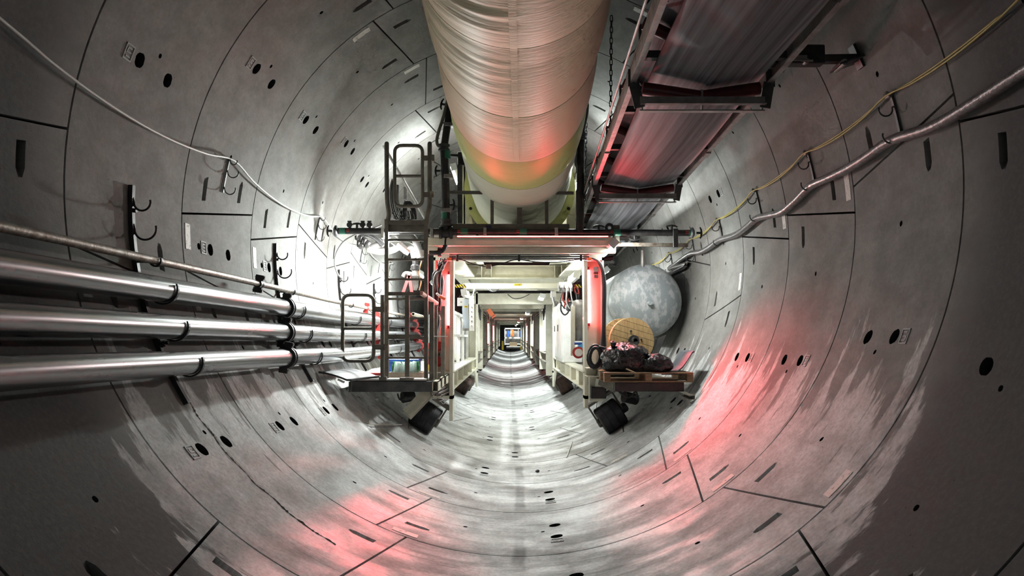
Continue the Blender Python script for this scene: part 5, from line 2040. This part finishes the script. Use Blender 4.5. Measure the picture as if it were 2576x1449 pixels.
# right wall steel section leaning below the drum
t = thing('steel_sheet', 'dark triangular steel gusset between the cable drum and the wall', 'plate')
a = [P(1650, 905, 12.2), P(1676, 842, 12.2), P(1650, 852, 12.2), P(1632, 888, 12.2)]
MB().add(a + [p + Vector((0, .03, 0)) for p in a], [(0, 1, 2, 3), (4, 7, 6, 5), (0, 4, 5, 1), (1, 5, 6, 2), (2, 6, 7, 3), (3, 7, 4, 0)]).obj('plate', M_DKGREY, t)
MB().bar(P(1634, 887, 12.2), P(1651, 850, 12.2), .03, .03).obj('edge_bar', M_DKGREY, t)
t = thing('steel_channel', 'short steel channel leaning on the lining under the right platform', 'channel')
MB().channel(P(1722, 990, 10.3), P(1748, 1000, 10.1), .10, .06, .01).obj('section', M_GRIME, t)

# ================================================================ CABLES AND GEAR ON THE FRONT POSTS
cb = thing('cable_bundle', 'tangle of dark cables running down the left front post', 'cables')
rnd = random.Random(3)
for k in range(16):
    x = 1086 + rnd.uniform(0, 26)
    pts = [(1128 - rnd.uniform(0, 20), 652 + rnd.uniform(-4, 4)), (1108 + rnd.uniform(-8, 8), 668 + rnd.uniform(0, 8)), (x + rnd.uniform(-4, 6), 700 + rnd.uniform(-6, 8)), (x + rnd.uniform(-7, 7), 760),
           (1098 + rnd.uniform(-6, 10), 810 + rnd.uniform(-8, 8)), (1092 + rnd.uniform(-4, 8), 860), (1086 + rnd.uniform(-3, 6), 900)]
    pts = pts[:rnd.choice((5, 6, 7))]
    yy = YF - .05 - rnd.uniform(0, .12)
    MB().tube(bez(gpx(pts, yy), 5), rnd.choice((.010, .013, .018)), 6).obj('cable', rnd.choice((M_CABLE, M_CABLE, M_CABLEG, M_DRED)), cb)
cb = thing('cable_bundle', 'dark cables bound along the outer edge of the right front post', 'cables')
for k in range(7):
    x = 1514 + 1.3 * k
    MB().tube(bez(gpx([(1478 + 3 * k, 648 + k), (1498 + 2 * k, 654 + k), (x - 2, 676 + 2 * k), (x + 2, 720), (x + 1.5, 780), (x + 1, 830), (x - 3 + k, 872)], YF - .03 - .008 * (k % 3)), 5), .014, 6).obj('cable', M_CABLE if k % 3 else M_CABLEG, cb)
cb = thing('cable_bundle', 'pipes and sagging cable strung under the front edge of the deck', 'cables')
for k, yy in enumerate((641, 646, 650.5)):
    MB().cyl(P(1130, yy, 11.45), P(1482, yy, 11.45), .012, 8).obj('conduit', M_GALV if k != 1 else M_DKGREY, cb)
MB().tube(bez(gpx([(1100, 668), (1120, 655), (1155, 652), (1190, 664), (1225, 670), (1260, 664), (1300, 653), (1350, 659), (1410, 659), (1460, 652), (1480, 655)], 11.4), 6), .009, 6).obj('cable', M_CABLE, cb)
for x in (1150, 1306, 1462):
    gb('clip', x - 3, 641, x + 3, 657, 11.38, 11.43, M_BLACK, cb)
gb('junction', 1222, 665, 1236, 676, 11.36, 11.44, M_RUSTY, cb)
for x0, x1 in ((1124, 1136), (1478, 1488)):
    gb('orange_connector', x0, 648, x1, 656, 11.36, 11.42, M_ORANGE, cb)
t = thing('socket_box', 'small grey socket box on the right front post beside the red tube', 'socket box')
gb('box', 1493, 671, 1506, 684, YF + .03, YF + .12, M_STEEL, t)
gb('lower_box', 1495, 691, 1505, 699, YF + .05, YF + .12, M_DKGREY, t)
for k in range(3):
    MB().cyl(P(1495 + 4 * k, 684, YF + .06), P(1495 + 4 * k, 690, YF + .06), .012, 8).obj('plug', M_DKGREY, t)
t = thing('beacon_light', 'small orange beacon on an arm beside the left front post', 'beacon')
MB().cyl(P(1106, 745, 11.35), P(1119, 752, 11.4), .025, 12).obj('lens', M_ORANGE, t)
MB().cyl(P(1098, 738, 11.33), P(1106, 745, 11.35), .018, 10).obj('base', M_WHITEP, t)

# ================================================================ INSIDE THE FRONT GANTRY
t = thing('distribution_box', 'grey socket distribution box hung from the right roof corner inside the gantry', 'electrical box')
gb('box', 1405, 709, 1441, 733, 13.2, 13.4, M_STEEL, t, .01)
for k in range(3):
    q = P(1413 + 11 * k, 718, 13.2)
    MB().cyl(q, q + Vector((0, -.07, -.03)), .032, 12).obj('socket', M_WHITEP, t)
    MB().tube(bez([q + Vector((0, -.07, -.04)), q + Vector((.0, -.08, -.15)), q + Vector((.03 * (k - 1), -.04, -.3)), q + Vector((.06, 0, -.42))], 5), .010, 6).obj('lead', M_WHITEP if k else M_CABLE, t)
t = thing('electrical_box', 'pale grey terminal box beside the socket distribution box', 'electrical box')
gb('box', 1386, 732, 1399, 748, 14.6, 14.75, M_WHITEP, t)
MB().tube(bez(gpx([(1391, 748), (1394, 760), (1397, 768), (1402, 758)], 14.6), 5), .03, 8).obj('conduit', M_STEEL, t)
t = thing('dark_bag', 'small dark grey bag hanging among cables inside the gantry', 'bag')
a = P(1433, 770, 13.4)
m = MB()
for u in range(1):
    m.lathe([(0, 0), (.05, .0), (.075, .03), (.08, .09), (.07, .15), (.05, .175), (0, .18)], P(1434, 783, 13.4), (0, 0, 1), 12)
m.obj('pouch', M_DKGREY, t)
MB().tube(bez(gpx([(1430, 760), (1432, 748), (1437, 760)], 13.4), 5), .006, 6).obj('strap', M_CABLE, t)
cb = thing('cable_bundle', 'looped black and red cables hanging below the distribution box', 'cables')
for pts, m in ((((1412, 760), (1411, 780), (1420, 792), (1430, 784), (1428, 770)), M_CABLE), (((1450, 735), (1452, 760), (1448, 780), (1438, 784)), M_CABLE), (((1456, 740), (1454, 765), (1458, 782)), M_CABLE),
               (((1418, 735), (1416, 752), (1424, 765), (1430, 752)), M_RED), (((1428, 735), (1424, 756), (1418, 776)), M_RED), (((1440, 715), (1452, 725), (1456, 738), (1448, 736), (1444, 722)), M_RED)):
    MB().tube(bez(gpx(pts, 13.3), 6), .014, 8).obj('cable', m, cb)
t = thing('control_cabinet', 'tall white control cabinet along the right inside of the gantry', 'cabinet')
a = P(1424, 905, 16.0)
b = P(1398, 760, 16.0)
x_in = P(1393, 0, 18.2).x
MB().cbox((x_in + .02, 15.9, 1.42), (x_in + .45, 18.4, P(0, 757, 16).z), .015).obj('body', M_WHITEP, t)
for k in range(2):
    y = 15.95 + 1.22 * k
    MB().cbox((x_in, y, 1.5), (x_in + .02, y + 1.18, P(0, 762, 16).z), .006).obj('door', M_WHITEP, t)
    MB().cbox((x_in - .02, y + 1.05, 2.1), (x_in, y + 1.09, 2.25), .004).obj('handle', M_DKGREY, t)
t = thing('grey_cylinder', 'upright grey steel cylinder beside the right front post inside the gantry', 'cylinder')
c = P(1457, 858, 12.9)
MB().lathe([(0, 0), (.12, 0), (.135, .02), (.135, .62), (.12, .68), (.05, .72), (0, .72)], c, (0, 0, 1), 28).obj('body', M_STEEL, t)
MB().bar(P(1441, 895, 12.75), P(1441, 770, 12.75), .07, .06, (0, 1, 0)).obj('bracket_post', M_CREAM, t)
t = thing('blue_valve', 'bright blue valve with a red flange on the right sill of the gantry', 'valve')
MB().lathe([(0, -.07), (.05, -.07), (.075, -.03), (.075, .03), (.05, .07), (0, .07)], P(1464, 872, 12.6), (0, 0, 1), 16).obj('body', M_LBLUE, t)
MB().cyl(P(1445, 864, 12.55), P(1464, 864, 12.55), .022, 10).obj('actuator', M_BLUE, t)
MB().lathe([(.05, -.02), (.10, -.02), (.10, .02), (.05, .02)], P(1455, 887, 12.55), (.3, 1, 0), 16, False).obj('flange', M_RED, t)
MB().lathe([(0, -.03), (.065, -.03), (.065, 0), (0, 0)], P(1456, 887, 12.52), (.3, 1, 0), 16, False).obj('blank_plate', M_WHITEP, t)
t = thing('notice_board', 'white notice board hanging inside the left of the gantry', 'sign')
gb('board', 1150, 749, 1168, 770, 13.0, 13.02, M_WHITEP, t)
gb('mark', 1158, 759, 1162, 760.5, 12.992, 13.0, M_DKGREY, t)
MB().tube(gpx([(1154, 749), (1159, 742), (1165, 749)], 13.01), .005, 6).obj('cord', M_CABLE, t)
t = thing('lever_sign', 'small yellow tag below the notice board', 'tag')
gb('tag', 1168, 769, 1177, 774, 13.3, 13.32, M_YELLOW, t)
gb('print', 1170, 771, 1175, 772, 13.295, 13.3, M_BLACK, t)
t = thing('wide_hose', 'pale blue wide flat hose hanging down the left inside wall', 'hose')
MB().tube(bez(gpx([(1172, 752), (1170, 780), (1173, 810), (1171, 828)], 13.6), 6), .055, 14).obj('hose', mat('pale_blue_hose', (.52, .60, .68, 1), .5), t)
MB().cyl(P(1171, 826, 13.6), P(1171, 832, 13.6), .06, 12).obj('cuff', M_STEEL, t)
t = thing('perforated_strut', 'white perforated strut beside the pale blue hose', 'strut')
MB().bar(P(1187, 832, 14.5), P(1186, 745, 14.5), .09, .05, (0, 1, 0)).obj('strut', M_WHITEP, t)
for k in range(6):
    q = P(1186.5, 760 + 12 * k, 14.46)
    MB().cyl(q - Vector((0, .012, 0)), q + Vector((0, .02, 0)), .014, 8).obj('hole_plug', M_STEEL, t)
t = thing('cable_bundle', 'loop of black cable hanging under the hoist beam on the left', 'cables')
for k in range(3):
    MB().tube(bez(gpx([(1168 + k, 727), (1170 + k, 740), (1177, 747 + k), (1188, 744), (1194 - k, 727)], 14.9), 6), .010, 6).obj('cable', M_CABLE if k else M_CABLEG, t)
t = thing('cable_bundle', 'two black cable arcs sagging below the middle of the hoist beam', 'cables')
for k in range(2):
    MB().tube(bez(gpx([(1226 + 6 * k, 726), (1236 + 3 * k, 732), (1246, 732), (1256, 726)], 14.9), 6), .012, 6).obj('cable', M_CABLE, t)
tag(MB().tube(bez(gpx([(1277, 740), (1290, 750), (1304, 751), (1318, 747), (1332, 740)], 19.6), 6), .012, 6).obj('sagging_cable', M_CABLE), 'thin black cable sagging below the second portal', 'cable')
t = thing('pipe_pile', 'pale rolled sheets lying on the left sill inside the gantry', 'rolls')
for k in range(3):
    MB().cyl((XI0 - .45 + .0 * k, 12.3, 1.47 + .1 * k), (XI0 - .35, 13.8, 1.47 + .1 * k), .06, 12).obj('roll', (M_YELLOW, M_WHITEP, M_STEEL)[k], t)
t = thing('fire_extinguisher', 'red fire extinguisher standing on the left walkway inside the gantry', 'extinguisher')
c = Vector((XI0 - .42, 15.2, 1.42))
MB().lathe([(0, 0), (.08, 0), (.085, .02), (.085, .40), (.06, .47), (.025, .5), (.025, .54), (0, .54)], c, (0, 0, 1), 18).obj('body', M_RED, t)
MB().bar(c + Vector((-.05, 0, .56)), c + Vector((.06, 0, .57)), .02, .02).obj('handle', M_BLACK, t)
MB().tube(bez([c + Vector((.03, 0, .55)), c + Vector((.12, 0, .48)), c + Vector((.11, 0, .25))], 5), .012, 6).obj('nozzle_hose', M_BLACK, t)
for i, (px0, px1, m, lab) in enumerate(((1050, 1092, M_WHITEP, 'white equipment cabinet deep behind the ladder'), )):
    t = thing('equipment_cabinet', lab, 'cabinet')
    MB().cbox((XI0 - 1.0, 17.2, 1.42), (XI0 - .35, 18.6, 2.5), .015).obj('body', m, t)
    MB().cbox((XI0 - .98, 17.185, 1.47), (XI0 - .37, 17.2, 2.45), .004).obj('door', M_WHITEP, t)
    MB().cbox((XI0 - .45, 17.165, 1.9), (XI0 - .42, 17.185, 2.05), .004).obj('handle', M_DKGREY, t)
t = thing('red_case', 'orange-red case hanging at the left of the second portal', 'case')
a, b = P(1228, 778, 21.2), P(1243, 798, 21.2)
MB().bar(a, b, .12, .13, (0, 1, 0)).obj('body', M_ORANGE, t)
MB().bar(a + (b - a) * .8 + Vector((0, -.07, 0)), a + (b - a) * .9 + Vector((0, -.07, 0)), .12, .01, (0, 1, 0)).obj('strap', M_RED, t)

# small debris on the invert
for i, (x, y, lab) in enumerate(((1352, 1188, 'small dark lump of debris on the invert'),)):
    q = wallhit(x, y, 0)
    m = MB()
    vs, fs = [], []
    for j in range(5):
        for k in range(7):
            d = Vector((math.cos(k * 2 * PI / 7) * math.sin(PI * j / 4), math.sin(k * 2 * PI / 7) * math.sin(PI * j / 4), math.cos(PI * j / 4)))
            d *= 1 + .3 * noise.noise(d * 2)
            vs.append(q + Vector((d.x * .035, d.y * .03, d.z * .022 + .018)))
    for j in range(4):
        for k in range(7):
            fs.append((j * 7 + k, j * 7 + (k + 1) % 7, (j + 1) * 7 + (k + 1) % 7, (j + 1) * 7 + k))
    tag(m.add(vs, fs).obj('debris_lump', M_BLACK), lab, 'debris')
tag(MB().tube([wallhit(925, 1067, .02), wallhit(1010, 1068, .05)], .006, 6).obj('thin_rod', M_CREAM), 'thin pale rod lying on the lining left of the front wheel', 'rod')
tag(MB().bar(wallhit(1440, 1110, .01), wallhit(1425, 1150, .01), .016, .01).obj('steel_strip', M_WHITEP), 'short pale strip lying on the invert right of the middle', 'strip')
# mortar smear running round the lower left lining
pts = []
for k in range(120):
    th = lerp(-60, -27, k / 119)
    y = 5.90 - .10 * max(0, (th + 40) / 14) * 1 + .03 * noise.noise(Vector((th * .3, 0, 0)))
    pts.append(W(th, y, .002))
mb = MB().tube(pts, lambda i: max(.001, .014 * noise.noise(Vector((i * 1.7, 2, 0))) + .004), 6)
tag(mb.obj('mortar_smear', mat('dirty_mortar', (.16, .155, .145, 1), .9, 0, (.34, .33, .31, 1), 60, (.4, .6), .6, 80)), 'rough line of spilled mortar round the lower left lining', 'mortar')
